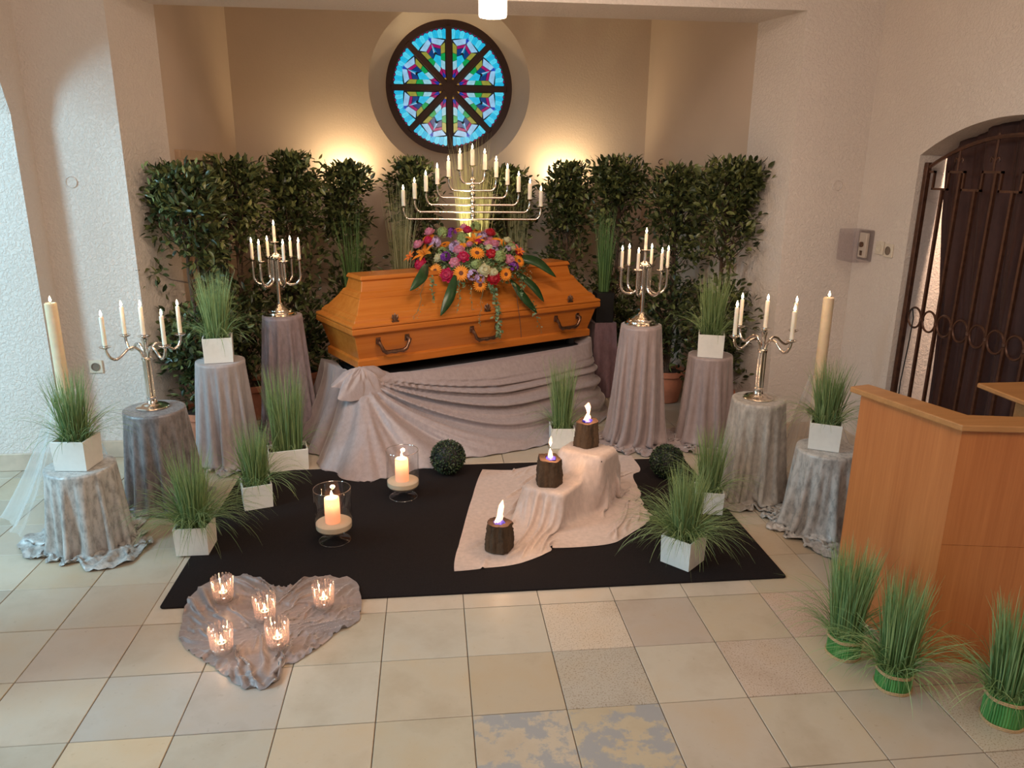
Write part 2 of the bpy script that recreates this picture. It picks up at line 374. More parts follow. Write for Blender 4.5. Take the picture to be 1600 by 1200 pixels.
def thing(name, label, cat, loc=(0, 0, 0), rz=0.0, group=None):
    o = bpy.data.objects.new(name, None); COL.objects.link(o); o.empty_display_size = 0.05
    o.location = loc; o.rotation_euler = (0, 0, rz); return tag(o, label, cat, group)
def copy_tree(o, parent=None):
    c = o.copy(); COL.objects.link(c)
    if parent is not None: c.parent = parent
    for ch in list(o.children): copy_tree(ch, c)
    return c
def struct(o, **kw):
    o['kind'] = 'structure'
    for k, v in kw.items(): o[k] = v
    return o
ORD = ['first', 'second', 'third', 'fourth', 'fifth', 'sixth', 'seventh', 'eighth', 'ninth', 'tenth', 'eleventh', 'twelfth', 'thirteenth']
def img_x(p):   # used only to count things from left to right in their labels
    v = np.array(p) - np.array([0.2209, -3.2041, 1.8308]); return (v @ _r) / (v @ _f)

# ------------------------------------------------------------------ a small cloth solver: grids of points held by length constraints
def cloth(P, rest_u, rest_v, pin=None, soft=None, soft_k=.02, steps=160, iters=4, per=False, collide=None, bend=.06, g=.0009, damp=.96, seed=0, noise_amp=.002, shear=.25):
    """P[rows, cols, 3]; rest_u along columns, rest_v along rows; pin: fixed mask; soft: mask drawn back to its start"""
    P = P.copy(); rs = np.random.RandomState(seed); P0 = P.copy()
    free = np.ones(P.shape[:2]) if pin is None else 1.0 - pin
    P += rs.normal(0, noise_amp, P.shape) * free[..., None]; Q = P.copy(); Wf = free[..., None]
    R, N = P.shape[:2]
    def con(ia, ib, L, k):
        A, B = P[ia], P[ib]; d = B - A; l = np.sqrt((d * d).sum(-1, keepdims=True)) + 1e-9; wa, wb = Wf[ia], Wf[ib]
        c = d * ((l - L[..., None]) / l * k) / (wa + wb + 1e-9); P[ia] = A + c * wa; P[ib] = B - c * wb
    groups = []
    al = slice(None)
    def cols(step):
        out = []
        idx = np.arange(N)
        if per:
            for p in range(2): a = idx[(idx // step) % 2 == p]; out.append((a, (a + step) % N))
        else:
            for p in range(2): a = idx[((idx // step) % 2 == p) & (idx + step < N)]; out.append((a, a + step))
        return out
    def rows(step):
        idx = np.arange(R); out = []
        for p in range(2): a = idx[((idx // step) % 2 == p) & (idx + step < R)]; out.append((a, a + step))
        return out
    def gu(a): return (al, a)
    for a, b in cols(1): groups.append(((al, a), (al, b), rest_u[:, a], 1.0))
    for a, b in rows(1): groups.append(((a, al), (b, al), rest_v[a], 1.0))
    ru2 = rest_u + np.roll(rest_u, -1, 1)
    for a, b in cols(2): groups.append(((al, a), (al, b), ru2[:, a], bend))
    for a, b in rows(2): groups.append(((a, al), (b, al), (rest_v[a] + rest_v[np.minimum(a + 1, len(rest_v) - 1)]), bend))
    if shear:
        ca = np.arange(N if per else N - 1); cb = (ca + 1) % N
        for p in range(2):
            ra = np.arange(R - 1)[p::2]
            dl = np.sqrt(rest_u[ra][:, ca] ** 2 + rest_v[ra][:, ca] ** 2)
            for q_ in range(2):
                cc, cd = ca[q_::2], cb[q_::2]
                groups.append((np.ix_(ra, cc), np.ix_(ra + 1, cd), dl[:, q_::2], shear)); groups.append((np.ix_(ra, cd), np.ix_(ra + 1, cc), dl[:, q_::2], shear))
    for s in range(steps):
        vel = (P - Q) * damp; Q = P.copy(); P += vel * Wf; P[..., 2] -= g * free
        if soft is not None: P += (P0 - P) * (soft * soft_k)[..., None] * np.array([1, 1, 0.0])
        for _ in range(iters):
            for gr in groups: con(*gr)
            if collide: collide(P, Q)
    return P
def grid_rest(P, per=False):
    ru = np.linalg.norm(np.roll(P, -1, 1) - P, axis=-1); rv = np.linalg.norm(P[1:] - P[:-1], axis=-1); return ru, rv
def grid_mesh(name, m, P, per=False, cap=False, flip=False):
    R, N = P.shape[:2]; q = MB(); V = P.reshape(-1, 3); n = N if per else N - 1; i = np.arange(n); j = (i + 1) % N
    F = np.concatenate([np.stack([k * N + j, k * N + i, (k + 1) * N + i, (k + 1) * N + j], 1) for k in range(R - 1)])
    if flip: F = F[:, ::-1]
    if cap: V = np.concatenate([V, [P[0].mean(0)]])
    q.add(V, F)
    if cap: q.F.extend([(R * N, b_, a_) if flip else (R * N, a_, b_) for a_, b_ in zip(i.tolist(), j.tolist())])
    me = q.mesh(name, m, 'all'); return me

# ================================================================== SETTING
YF, YR, YB = 1.65, 2.083, 4.167        # front of the chancel arch, back of its reveal, chancel back wall
XL, XR = -2.065, 3.06                   # nave side walls
ZT = 4.3
# floor: bed of grout with one object per visible tile
b = MB(); b.box((-2.6, -0.9, -0.05), (15.2, 11.2, 0.09)); floor = struct(b.build('floor', M['grout'], smooth=False))
rng = random.Random(5)
TONES = [(0.530, 0.450, 0.345), (0.509, 0.440, 0.345), (0.541, 0.450, 0.327), (0.488, 0.425, 0.340), (0.562, 0.480, 0.377), (0.530, 0.430, 0.313), (0.477, 0.410, 0.331), (0.541, 0.450, 0.354)]
def tile_mesh(m, name):
    q = MB(); q.box((0, 0, -0.006), (T - 0.0035, T - 0.0035, 0.012), bev=0.0018); return q.mesh(name, m, False)
TM = {k: tile_mesh(M[k], 'floor_' + k) for k in ('tile', 'tile_speckled', 'tile_stained')}
rest = MB(); ntile = 0
special = {(1, -4): ('tile_stained', (0.534, 0.432, 0.319)), (2, -4): ('tile_stained', (0.525, 0.423, 0.291)), (2, -2): ('tile_speckled', (0.630, 0.508, 0.394)),
           (4, -3): ('tile_speckled', (0.572, 0.451, 0.357)), (2, -1): ('tile', (0.591, 0.423, 0.263)), (1, -3): ('tile', (0.525, 0.414, 0.291)), (-4, -2): ('tile', (0.525, 0.423, 0.338)),
           (3, -2): ('tile', (0.477, 0.385, 0.310)), (5, -2): ('tile_speckled', (0.572, 0.432, 0.338)), (-3, -3): ('tile', (0.477, 0.423, 0.366)), (-2, -3): ('tile', (0.496, 0.432, 0.375)), (-1, -4): ('tile', (0.591, 0.470, 0.338)), (-3, -4): ('tile', (0.591, 0.461, 0.319))}
for j in range(-9, 13):
    for i in range(-12, 11):
        x, y = (i + .5) * T, (j + .5) * T
        # depth and sideways position seen from the gallery
        v = np.array([x, y, 0]) - np.array([0.2209, -3.2041, 1.8308]); dz = v @ _f
        vis = dz > 0.5 and abs(v @ _r) / dz < 0.78 and (v @ _d) / dz < 0.62
        hid = (-0.95 < x < 1.83 and -0.18 < y < 1.25) or y > 2.7 or x < -2.5 or x > 3.2
        if vis and not hid and ntile < 300:
            kind, c = special.get((i, j), (('tile_speckled' if rng.random() < 0.14 else 'tile'), rng.choice(TONES)))
            o = bpy.data.objects.new('tile', TM[kind]); COL.objects.link(o); o.parent = floor
            o.location = (x, y, rng.uniform(-0.0006, 0.0004)); k = rng.uniform(0.89, 1.0); o.color = (c[0] * k, c[1] * k, c[2] * k, 1); ntile += 1
        else:
            rest.box((x, y, -0.006), (T - 0.0035, T - 0.0035, 0.012))
o = rest.build('tile_field', M['tile'], floor, smooth=False, kind='stuff'); o.color = (0.57, 0.47, 0.37, 1)

b = MB(); b.box((-0.2, -0.9, ZT + 0.1), (10.4, 11.2, 0.2)); struct(b.build('ceiling', M['plaster_white'], smooth=False))

def arch_wall(name, m, x0, x1, y0, y1, a0, a1, zs, za):
    """wall between planes x0 and x1, y0..y1 (arched opening a0..a1, spring zs, apex za)"""
    q = MB(); N = 40; ys = np.linspace(a0, a1, N + 1); half = (a1 - a0) / 2; rise = za - zs
    if rise >= half - 1e-6 or name.startswith('wall_left'): zf = zs + np.sqrt(np.maximum(0, half ** 2 - (ys - (a0 + a1) / 2) ** 2)) * rise / half
    else:
        Rr = (half ** 2 + rise ** 2) / (2 * rise); zf = za - Rr + np.sqrt(Rr ** 2 - (ys - (a0 + a1) / 2) ** 2)
    q.box(((x0 + x1) / 2, (y0 + a0) / 2, ZT / 2), (abs(x1 - x0), a0 - y0, ZT))
    q.box(((x0 + x1) / 2, (y1 + a1) / 2, ZT / 2), (abs(x1 - x0), y1 - a1, ZT))
    V = []; F = []
    for k in range(N + 1): V += [(x0, ys[k], zf[k]), (x0, ys[k], ZT), (x1, ys[k], zf[k]), (x1, ys[k], ZT)]
    s = 1 if x1 > x0 else -1
    for k in range(N):
        p, n_ = 4 * k, 4 * k + 4
        for f in ((p, n_, n_ + 1, p + 1), (p + 2, p + 3, n_ + 3, n_ + 2), (p, p + 2, n_ + 2, n_)):
            F.append(f if s > 0 else f[::-1])
    q.add(V, F); return struct(q.build(name, m, smooth=True))
arch_wall('wall_left', M['plaster_white'], XL, XL - 0.55, -0.98, YF + 0.3, -0.80, 1.46, 2.10, 2.62)
arch_wall('wall_left_rear', M['plaster_white'], XL, XL - 0.55, -6.0, -0.98, -3.30, -1.04, 2.10, 2.62)
arch_wall('wall_right', M['plaster_rough'], XR, XR + 0.55, -6.0, YF + 0.3, -0.31, 1.083, 1.93, 2.105)
b = MB(); b.box((0.4, -6.1, ZT / 2), (7, 0.2, ZT)); struct(b.build('wall_rear', M['plaster_white'], smooth=False))
b = MB()
b.prism([(XL - 0.55, YF), (-1.57, YF), (-1.44, YR), (XL - 0.55, YR)], 0, ZT)
b.prism([(2.555, YF), (XR + 0.55, YF), (XR + 0.55, YR), (2.43, YR)], 0, ZT)
b.prism([(-1.57, YF), (2.555, YF), (2.43, YR), (-1.44, YR)], 2.785, ZT)
struct(b.build('wall_front', M['plaster_white'], smooth=False))
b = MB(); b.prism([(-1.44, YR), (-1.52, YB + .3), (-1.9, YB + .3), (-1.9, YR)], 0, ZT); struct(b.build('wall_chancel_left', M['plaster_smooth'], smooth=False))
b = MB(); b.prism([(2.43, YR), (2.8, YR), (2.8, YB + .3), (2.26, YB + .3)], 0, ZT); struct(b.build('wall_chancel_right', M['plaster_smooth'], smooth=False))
# chancel back wall with the splayed round opening
WC = (0.43, 2.55)
b = MB(); N = 96; V = []; F = []
x0, x1, z0, z1 = -1.75, 2.6, 0.0, ZT
for k in range(N):
    a = 2 * PI * k / N; ca, sa = math.cos(a), math.sin(a)
    t = min((x1 - WC[0]) / ca if ca > 1e-6 else 1e9, (x0 - WC[0]) / ca if ca < -1e-6 else 1e9, (z1 - WC[1]) / sa if sa > 1e-6 else 1e9, (z0 - WC[1]) / sa if sa < -1e-6 else 1e9)
    V += [(WC[0] + t * ca, YB, WC[1] + t * sa), (WC[0] + .735 * ca, YB, WC[1] + .735 * sa), (WC[0] + .592 * ca, YB + .21, WC[1] + 0.01 + .592 * sa), (WC[0] + .592 * ca, YB + .32, WC[1] + 0.01 + .592 * sa)]
for k in range(N):
    p, n_ = 4 * k, 4 * ((k + 1) % N)
    for i in range(3): F.append((p + i, n_ + i, n_ + i + 1, p + i + 1))
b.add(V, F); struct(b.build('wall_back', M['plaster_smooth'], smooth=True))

# baseboards
b = MB(); b.box((XL - 0.3, 1.46 - 0.008, 0.056), (0.62, 0.016, 0.112), bev=.003); struct(b.build('baseboard_jamb', M['baseboard']))
b = MB(); b.box((-1.81, YF - 0.008, 0.056), (0.50, 0.016, 0.112), bev=.003); struct(b.build('baseboard_left', M['baseboard']))
b = MB(); b.box((2.81, YF - 0.008, 0.056), (0.50, 0.016, 0.112), bev=.003); struct(b.build('baseboard_right', M['baseboard']))
b = MB(); b.box((XR - 0.008, 1.36, 0.056), (0.016, 0.55, 0.112), bev=.003); struct(b.build('baseboard_gate', M['baseboard']))

# doorway in the left chancel wall, behind the hedge
b = MB()
xd = -1.448
for (yc, zc, dy, dz) in ((2.735, 1.905, 1.09, 0.066), (2.225, 0.95, 0.07, 1.86), (3.245, 0.95, 0.07, 1.86)):
    b.box((xd - 0.03 * (yc - 2.1), yc, zc), (0.11, dy, dz), bev=.004)
dr = struct(b.build('door_1', M['door_frame']))
b = MB(); b.box((xd - 0.018, 2.735, 0.94), (0.07, 0.96, 1.84)); b.build('door_panel', M['black'], dr)
b = MB(); b.tube([(xd + .045, 2.28, 1.852), (xd + .02, 3.2, 1.852)], .008)
for k in range(22): b.tube([(xd + .045 - .025 * k / 21, 2.29 + .043 * k, 1.85), (xd + .045 - .025 * k / 21, 2.29 + .043 * k, 1.80)], .006, 5)
b.build('curtain_rail', M['iron'], dr)

# ------------------------------------------------------------------ round stained-glass window
WY = YB + 0.25
win = bpy.data.objects.new('window_1', None); COL.objects.link(win); win.location = (WC[0], WY, WC[1] + 0.01); struct(win, label='round stained glass window with eight dark spokes and blue and green panes', category='window')
RW = 0.585
def disc_ring(q, r0, r1, ya, yb, n=96):
    V = []; F = []
    for k in range(n):
        a = 2 * PI * k / n
        for r, y in ((r0, yb), (r0, ya), (r1, ya), (r1, yb)): V.append((r * math.cos(a), y, r * math.sin(a)))
    for k in range(n):
        p, n_ = 4 * k, 4 * ((k + 1) % n)
        for i in range(4): F.append((p + i, n_ + i, n_ + (i + 1) % 4, p + (i + 1) % 4))
    q.add(V, F)
q = MB(); disc_ring(q, 0.525, 0.592, -0.03, 0.05); q.build('window_frame', M['window_frame'], win)
for k in range(4):
    q = MB(); q.box((0, -0.012, 0), (0.056, 0.05, 1.09), bev=.006); s = q.build('spoke', M['window_frame'], win); s.rotation_euler = (0, k * PI / 4, 0)
q = MB(); V = [(0.535 * math.cos(2 * PI * k / 64), 0.02, 0.535 * math.sin(2 * PI * k / 64)) for k in range(64)]; q.add(V, [tuple(range(64))]); q.build('lead_came', M['lead'], win)
q = MB(); q.lathe([(.052, -.03), (.05, .046)], 24); o = q.build('hub', M['window_frame'], win); o.rotation_euler = (PI / 2, 0, 0)
def px(pts):     # sketch units of one wedge -> wedge frame (x along the middle of the wedge)
    out = []
    for x, y in pts:
        z = complex(x - 1112, 1166 - y) / 1058 * RW * complex(math.cos(-math.radians(112.5)), math.sin(-math.radians(112.5))); out.append((z.real, z.imag))
    return [(x_, min(y_, -.0025)) for x_, y_ in out]
HALF = {'lavender': [(808, 372), (1048, 408), (978, 495), (808, 465)], 'olive': [(978, 497), (1048, 440), (1048, 600), (978, 622)],
        'green': [(978, 625), (1048, 603), (1048, 735), (978, 708)], 'pale': [(978, 711), (1048, 738), (1048, 872), (1000, 860), (970, 838)],
        'magenta': [(966, 846), (1048, 876), (1050, 950), (985, 915)], 'blue': [(972, 922), (1050, 954), (1052, 1005), (1000, 985)],
        'yellow': [(985, 1012), (1060, 1003), (1066, 1085), (1036, 1066)], 'magenta.': [(815, 470), (976, 498), (976, 541), (846, 515)],
        'navy': [(858, 524), (976, 545), (976, 652), (918, 628)]}
PM = {}
def pane(key, poly, colour):
    cx = sum(p[0] for p in poly) / len(poly); cy = sum(p[1] for p in poly) / len(poly)
    pp = [(cx + (x - cx) * .957, cy + (y - cy) * .957) for x, y in poly]
    q = MB(); n = len(pp); q.add([(x, -0.004, y) for x, y in pp] + [(x, 0.004, y) for x, y in pp], [tuple(range(n)), tuple(range(2 * n - 1, n - 1, -1))] + [(i, n + i, n + (i + 1) % n, (i + 1) % n) for i in range(n)])
    PM[key] = q.mesh('pane_' + key, M['pane_' + colour], False)
for k, poly in HALF.items():
    w = px(poly); c = k.rstrip('.')
    for side in (1, -1): pane('%s%d' % (k, side), [(x, y * -side) for x, y in w], c)
pane('diamond', [(0.485, 0), (0.462, 0.022), (0.425, 0), (0.462, -0.022)], 'blue')
pane('kiteA', [(0.420, 0.0005), (0.332, 0.016), (0.340, 0.0005)], 'lavender'); pane('kiteB', [(0.420, -0.0005), (0.340, -0.0005), (0.332, -0.016)], 'teal')
pane('heart', [(0.322, 0.0), (0.287, 0.040), (0.258, 0.027), (0.200, 0.004), (0.200, -0.004), (0.258, -0.027), (0.287, -0.040)], 'cyan')
for f in range(8):
    d0, d1 = math.radians(-20.2 + 5.05 * f), math.radians(-20.2 + 5.05 * (f + 1)); dm = (d0 + d1) / 2
    def inner(a): return 0.426 + 0.038 * (1 - abs(a) / math.radians(20)) if True else 0
    pane('feather%d' % f, [(inner(d0) * math.cos(d0), inner(d0) * math.sin(d0)), (.512 * math.cos(d0), .512 * math.sin(d0)), (.522 * math.cos(dm), .522 * math.sin(dm)), (.510 * math.cos(d1), .510 * math.sin(d1)), (inner(d1) * math.cos(d1), inner(d1) * math.sin(d1))][::-1], 'cyan2' if f % 2 else 'cyan')
q = MB()
for k in range(72):
    a = 2 * PI * (k + .5) / 72 + math.radians(0); r0, r1, h = .513, .528, math.radians(1.5)
    q.add([(r0 * math.cos(a), .0, r0 * math.sin(a)), (r1 * math.cos(a + h), .0, r1 * math.sin(a + h)), (r1 * math.cos(a - h), .0, r1 * math.sin(a - h))], [(0, 1, 2)])
q.build('border_glass', M['pane_magenta'], win, smooth=False)
for sct in range(8):
    for key, me in PM.items():
        o = bpy.data.objects.new('pane', me); COL.objects.link(o); o.parent = win; o.rotation_euler = (0, math.radians(-(22.5 + 45 * sct)), 0)

# ------------------------------------------------------------------ iron gate and curtain in the right arch
cur = MB(); n, m_ = 150, 40; V = []; tn = []
rs = np.random.RandomState(3); ph = rs.uniform(0, 6, 6)
for k in range(m_ + 1):
    t = k / m_; z = t
    edge = float(np.interp(2.1 * (1 - t), [.3, .7, 1.0, 1.19, 1.65, 2.0], [.89, .90, .92, .955, 1.035, 1.07]))
    for i in range(n + 1):
        s = i / n; y = edge - s * (edge + 0.28); u = s * 30
        fx = 0.042 * math.sin(u * 1.25 + ph[0] + .5 * math.sin(u * .31)) + 0.013 * math.sin(u * 2.9 + ph[1]) + .006 * math.sin(u * 6 + ph[2] + t)
        yr = max(-.69, min(.69, y - .39)); zt_ = 2.15 - ((0.69 ** 2 + .175 ** 2) / .35) * 0 ; zt_ = 2.097 - (2.72 / 2 + .175 / 2) + math.sqrt((2.72 / 2 + .175 / 2) ** 2 - yr ** 2); V.append((3.215 - fx * (0.5 + 0.6 * t), y, (zt_ + .03) * (1 - t) + .03 * t))
F = [(k * (n + 1) + i, k * (n + 1) + i + 1, (k + 1) * (n + 1) + i + 1, (k + 1) * (n + 1) + i) for k in range(m_) for i in range(n)]
cur.add(V, F); o = cur.build('curtain', M['curtain'], smooth='all'); tag(o, 'dark brown velvet curtain hanging in folds behind the iron gate', 'curtain')
md = o.modifiers.new('thick', 'SOLIDIFY'); md.thickness = 0.004
g = thing('iron_gate', 'wrought iron gate with a row of rings filling the arched opening', 'gate', (3.10, 0.39, 0))
def zarch(y): # in gate frame, y relative to .39
    half, rise = 0.69, 0.17; Rr = (half ** 2 + rise ** 2) / (2 * rise); return 2.085 - Rr + math.sqrt(max(0, Rr ** 2 - y ** 2)) - 0.07
q = MB(); q.box((0, 0.665, 0.95), (0.028, 0.034, 1.88), bev=.003); q.build('gate_post', M['iron'], g)
q = MB(); q.box((0, -0.665, 0.95), (0.028, 0.034, 1.88), bev=.003); q.build('gate_post', M['iron'], g)
q = MB(); q.tube([(0, y, zarch(y)) for y in np.linspace(-.68, .68, 30)], 0.011, 6); q.build('arch_bar', M['iron'], g)
q = MB(); q.box((0, 0, 0.10), (0.022, 1.32, 0.03)); q.build('bottom_rail', M['iron'], g)
YRING = [0.573 - 0.1345 * k for k in range(10)]
for k, y in enumerate(YRING):
    q = MB(); a = np.linspace(0, 2 * PI, 29)
    q.tube([(0, y + .058 * math.cos(t), 0.997 + .060 * math.sin(t)) for t in a], 0.0065, 6, caps=False); q.build('ring', M['iron'], g)
    if k:
        yb = y + 0.0672
        hi = 1.835 if k % 2 == 0 else 1.745
        q = MB(); q.box((0, yb, (0.1 + hi) / 2), (0.016, 0.016, hi - 0.1)); q.build('bar', M['iron'], g)
        q = MB(); q.lathe([(0.004, -.018), (0.014, -.008), (0.014, .008), (.004, .018)], 8, (0, yb, 0.997)); q.build('collar', M['iron'], g)
q = MB()
edges = [0.633, 0.594, 0.468, 0.343, 0.200, 0.063, -0.08, -0.215, -0.355, -0.49, -0.63]
lv = [1.838, 1.744, 1.838, 1.744, 1.838, 1.744, 1.838, 1.744, 1.838, 1.744]
for i in range(10):
    q.box((0, (edges[i] + edges[i + 1]) / 2, lv[i]), (0.012, abs(edges[i] - edges[i + 1]) + .012, 0.012))
    if i: q.box((0, edges[i], 1.791), (0.012, 0.012, 0.106))
q.build('key_pattern', M['iron'], g)
for i in (2, 4, 6, 8):
    yc = (edges[i] + edges[i + 1]) / 2; q = MB(); q.tube([(0, yc, 1.838), (0, yc, min(zarch(yc) - .004, 1.95) if i != 4 else 2.03)], 0.006, 6)
    for s in (1, -1): q.tube([(0, yc, 1.885), (0, yc + s * .012, 1.905), (0, yc + s * .026, 1.912), (0, yc + s * .034, 1.898), (0, yc + s * .028, 1.888)], .004, 5)
    q.build('finial', M['iron'], g)
# cable hanging over the gate
q = MB(); q.tube([(3.075, .985, 1.03), (3.07, .95, 1.055), (3.07, .93, 1.0), (3.08, .95, .86), (3.075, .965, .6), (3.07, .95, .3), (3.06 , .94, .02)], .004, 6)
tag(q.build('cable', M['black']), 'thin dark cable looped over the first ring of the iron gate', 'cable')

light('passage_lamp_light', 'POINT', (3.48, 0.45, 1.9), 50, (1.0, .70, .50), size=.08)
# ------------------------------------------------------------------ small fittings on the walls
def socket(name, loc, rz, label, hole=True):
    t = thing(name, label, 'socket' if 'socket' in name else 'switch', loc, rz)
    q = MB(); q.box((0, -0.006, 0), (0.082, 0.012, 0.082), bev=.004); q.build('plate', M['plastic'], t)
    q = MB(); q.lathe([(0.026, 0), (0.027, 0.004), (0.022, 0.004), (0.021, -0.004)], 20); o = q.build('insert', M['plastic_dark'] if hole else M['plastic'], t); o.rotation_euler = (PI / 2, 0, 0); o.location = (0, -0.0125, 0)
    return t
socket('wall_socket', (-1.893, YF, 0.61), 0, 'ivory power socket on the left pillar behind the candelabrum')
socket('wall_switch', (XR, 1.345, 1.372), -PI / 2, 'ivory switch next to the clear box beside the gate', False)
socket('wall_socket', (XR, 1.245, 1.364), -PI / 2, 'ivory socket closest to the gate arch on the right wall')
t = thing('control_box', 'clear plastic box over a key switch in the right wall corner', 'switch box', (XR, 1.52, 1.372), -PI / 2)
q = MB(); q.box((0, -0.07, 0), (0.19, 0.14, 0.205), bev=.006); q.build('cover', M['acrylic'], t)
q = MB(); q.box((0.0, -0.012, 0), (0.085, 0.022, 0.16), bev=.004); q.build('plate', M['plastic'], t)
q = MB(); q.lathe([(0.017, 0), (0.018, .012), (.012, .014)], 16); o = q.build('key_switch', M['bronze'], t); o.rotation_euler = (PI / 2, 0, 0); o.location = (0, -0.023, 0.005)
q = MB(); q.box((0, -0.026, -0.05), (0.02, 0.006, 0.03)); q.build('key', M['bronze'], t)
for nm, x, y, r, lb in (('wall_cover', -1.88, 1.735, .034, 'round painted-over cap on the left pillar'), ('wall_cover', 2.886, 1.747, .034, 'round painted-over cap on the right pillar')):
    q = MB(); q.lathe([(r, 0), (r, .006), (r * .9, .009), (r * .85, .004), (0.002, .004)], 24); o = q.build(nm, M['plaster_white']); o.rotation_euler = (PI / 2, 0, 0); o.location = (x, YF + .001, y); tag(o, lb, 'wall cap')
def hook(loc, s, lb):
    q = MB(); q.tube([(0.0, 0, 0), (-.02 * s, 0, 0), (-.035 * s, 0, -.012), (-.04 * s, .0, -.03), (-.025 * s, 0, -.045), (-.008 * s, 0, -.04)], .004, 6)
    o = q.build('wall_hook', M['iron']); o.location = loc; tag(o, lb, 'hook')
hook((2.312, 3.65, 1.93), 1, 'upper small iron hook on the right chancel wall'); hook((2.317, 3.56, 1.76), 1, 'lower small iron hook on the right chancel wall')
hook((-1.50, 3.69, 1.735), -1, 'small iron hook on the left chancel wall near the corner')
# pendant lamp
t = thing('pendant_lamp', 'white ribbed cylindrical pendant lamp hanging from the ceiling', 'lamp', (0.506, 0.3, 2.455))
q = MB(); q.lathe([(0.056, 0.0), (0.0585, 0.006), (0.0585, 0.20), (0.04, 0.215)], 48, rfun=lambda i, n, z: 1 + .03 * (i % 2)); q.build('lamp_shade', emit('lamp shade glow', (1.0, 0.90, 0.76), 3.2), t)
q = MB(); q.tube([(0, 0, .215), (0, 0, ZT - 2.455)], .004, 6); q.build('cord', M['black'], t)
q = MB(); q.lathe([(0.04, .205), (.04, .24), (.012, .26)], 20); q.build('cap', M['silver'], t)
light('pendant_lamp_light', 'POINT', (0.506, 0.3, 2.38), 30, WARM, size=0.06)

# ================================================================== THINGS
def up(x, y, z):      # a spot read off the floor plan, moved to where it lies at height z
    k = z / 1.8308; return (x + (0.2209 - x) * k, y + (-3.2041 - y) * k, z)
def rect_round(x0, y0, x1, y1, r, n=6):
    P = []
    for cx, cy, a0 in ((x1 - r, y0 + r, -90), (x1 - r, y1 - r, 0), (x0 + r, y1 - r, 90), (x0 + r, y0 + r, 180)):
        for k in range(n + 1): a = math.radians(a0 + 90 * k / n); P.append((cx + r * math.cos(a), cy + r * math.sin(a)))
    return P
# ------------------------------------------------------------------ carpet
b = MB(); b.prism(rect_round(-0.97, -0.222, 1.85, 1.30, 0.02), 0.0, 0.009)
cp = b.build('carpet', M['carpet'], smooth=False); tag(cp, 'large black rectangular carpet on the stone floor before the coffin', 'carpet')
md = cp.modifiers.new('edge', 'BEVEL'); md.width = 0.004; md.segments = 2

# ------------------------------------------------------------------ lectern (parts kept square to each other, hollow towards the chancel)
M['recess_shade'] = wood('lectern recess shade', (0.22, 0.06, 0.016), (0.30, 0.09, 0.025), 0, .45)
A_, B_, C_ = np.array([1.965, -0.42]), np.array([2.085, -0.865]), np.array([2.80, -0.985])
H_ = 0.955
t = thing('lectern', 'reddish wooden three-sided lectern standing at the right behind the green grass bundles', 'lectern', (B_[0], B_[1], 0))
def slab(P, Q, th, z0, z1, inward):
    P, Q = np.array(P) - B_, np.array(Q) - B_; d = (Q - P) / np.linalg.norm(Q - P); n = np.array([-d[1], d[0]]) * inward
    poly = [tuple(P), tuple(Q), tuple(Q + n * th), tuple(P + n * th)]
    if inward < 0: poly = poly[::-1]
    return poly, z0, z1
q = MB(); q.prism(*slab(A_, B_, .024, 0, H_, 1)); q.build('side_panel', M['lectern'], t, smooth=False)
q = MB(); q.prism(*slab(B_, C_, .024, .505, H_, 1)); q.build('front_panel', M['lectern'], t, smooth=False)
q = MB(); q.prism(*slab(B_, C_, .022, 0, .5035, 1)); q.build('lower_front_panel', M['lectern'], t, smooth=False)
q = MB(); q.prism(*slab(C_, C_ + np.array([.12, .45]), .024, 0, H_, 1)); q.build('side_panel', M['lectern'], t, smooth=False)
def off(P, d): return np.array(P) + np.array(d)
q = MB()
dA = (B_ - A_) / np.linalg.norm(B_ - A_); nA = np.array([dA[1], -dA[0]]) * -1; dB = (C_ - B_) / np.linalg.norm(C_ - B_); nB = np.array([-dB[1], dB[0]])
nA = np.array([-dA[1], dA[0]])
ob = B_ - nA * .014 - nB * .014; ib = B_ + nA * .075 + nB * .075
pl = [off(A_, -dA * .05 - nA * .014), ob, off(C_, dB * .02 - nB * .014), off(C_, dB * .02 + nB * .085), ib, off(A_, -dA * .05 + nA * .085)]
q.prism([tuple(p - B_) for p in pl], H_, H_ + .024); o = q.build('top_board', M['lectern_top'], t, smooth=False)
md = o.modifiers.new('edge', 'BEVEL'); md.width = 0.004; md.segments = 2
q = MB(); q.box((0.46, 0.02, 0.62), (0.5, 0.012, 0.045), rz=math.atan2(dB[1], dB[0])); o = q.build('recess_strip', M['recess_shade'], t, smooth=False); o.location = (-.02, -.086, .005)  # thin dark strip on the panel, coloured to stand in for recess shade
q = MB(); q.box((0.62, 0.30, 0.99), (0.5, 0.26, 0.02), bev=.004); q.prism([(0.50, .22), (0.80, .22), (0.80, .36), (0.50, .36)], 0.71, 0.98)
o = q.build('book_rest', M['lectern_top'], t)
q = MB(); q.box((0.42, 0.22, 0.70), (0.62, 0.26, 0.02)); q.build('shelf', M['lectern'], t)

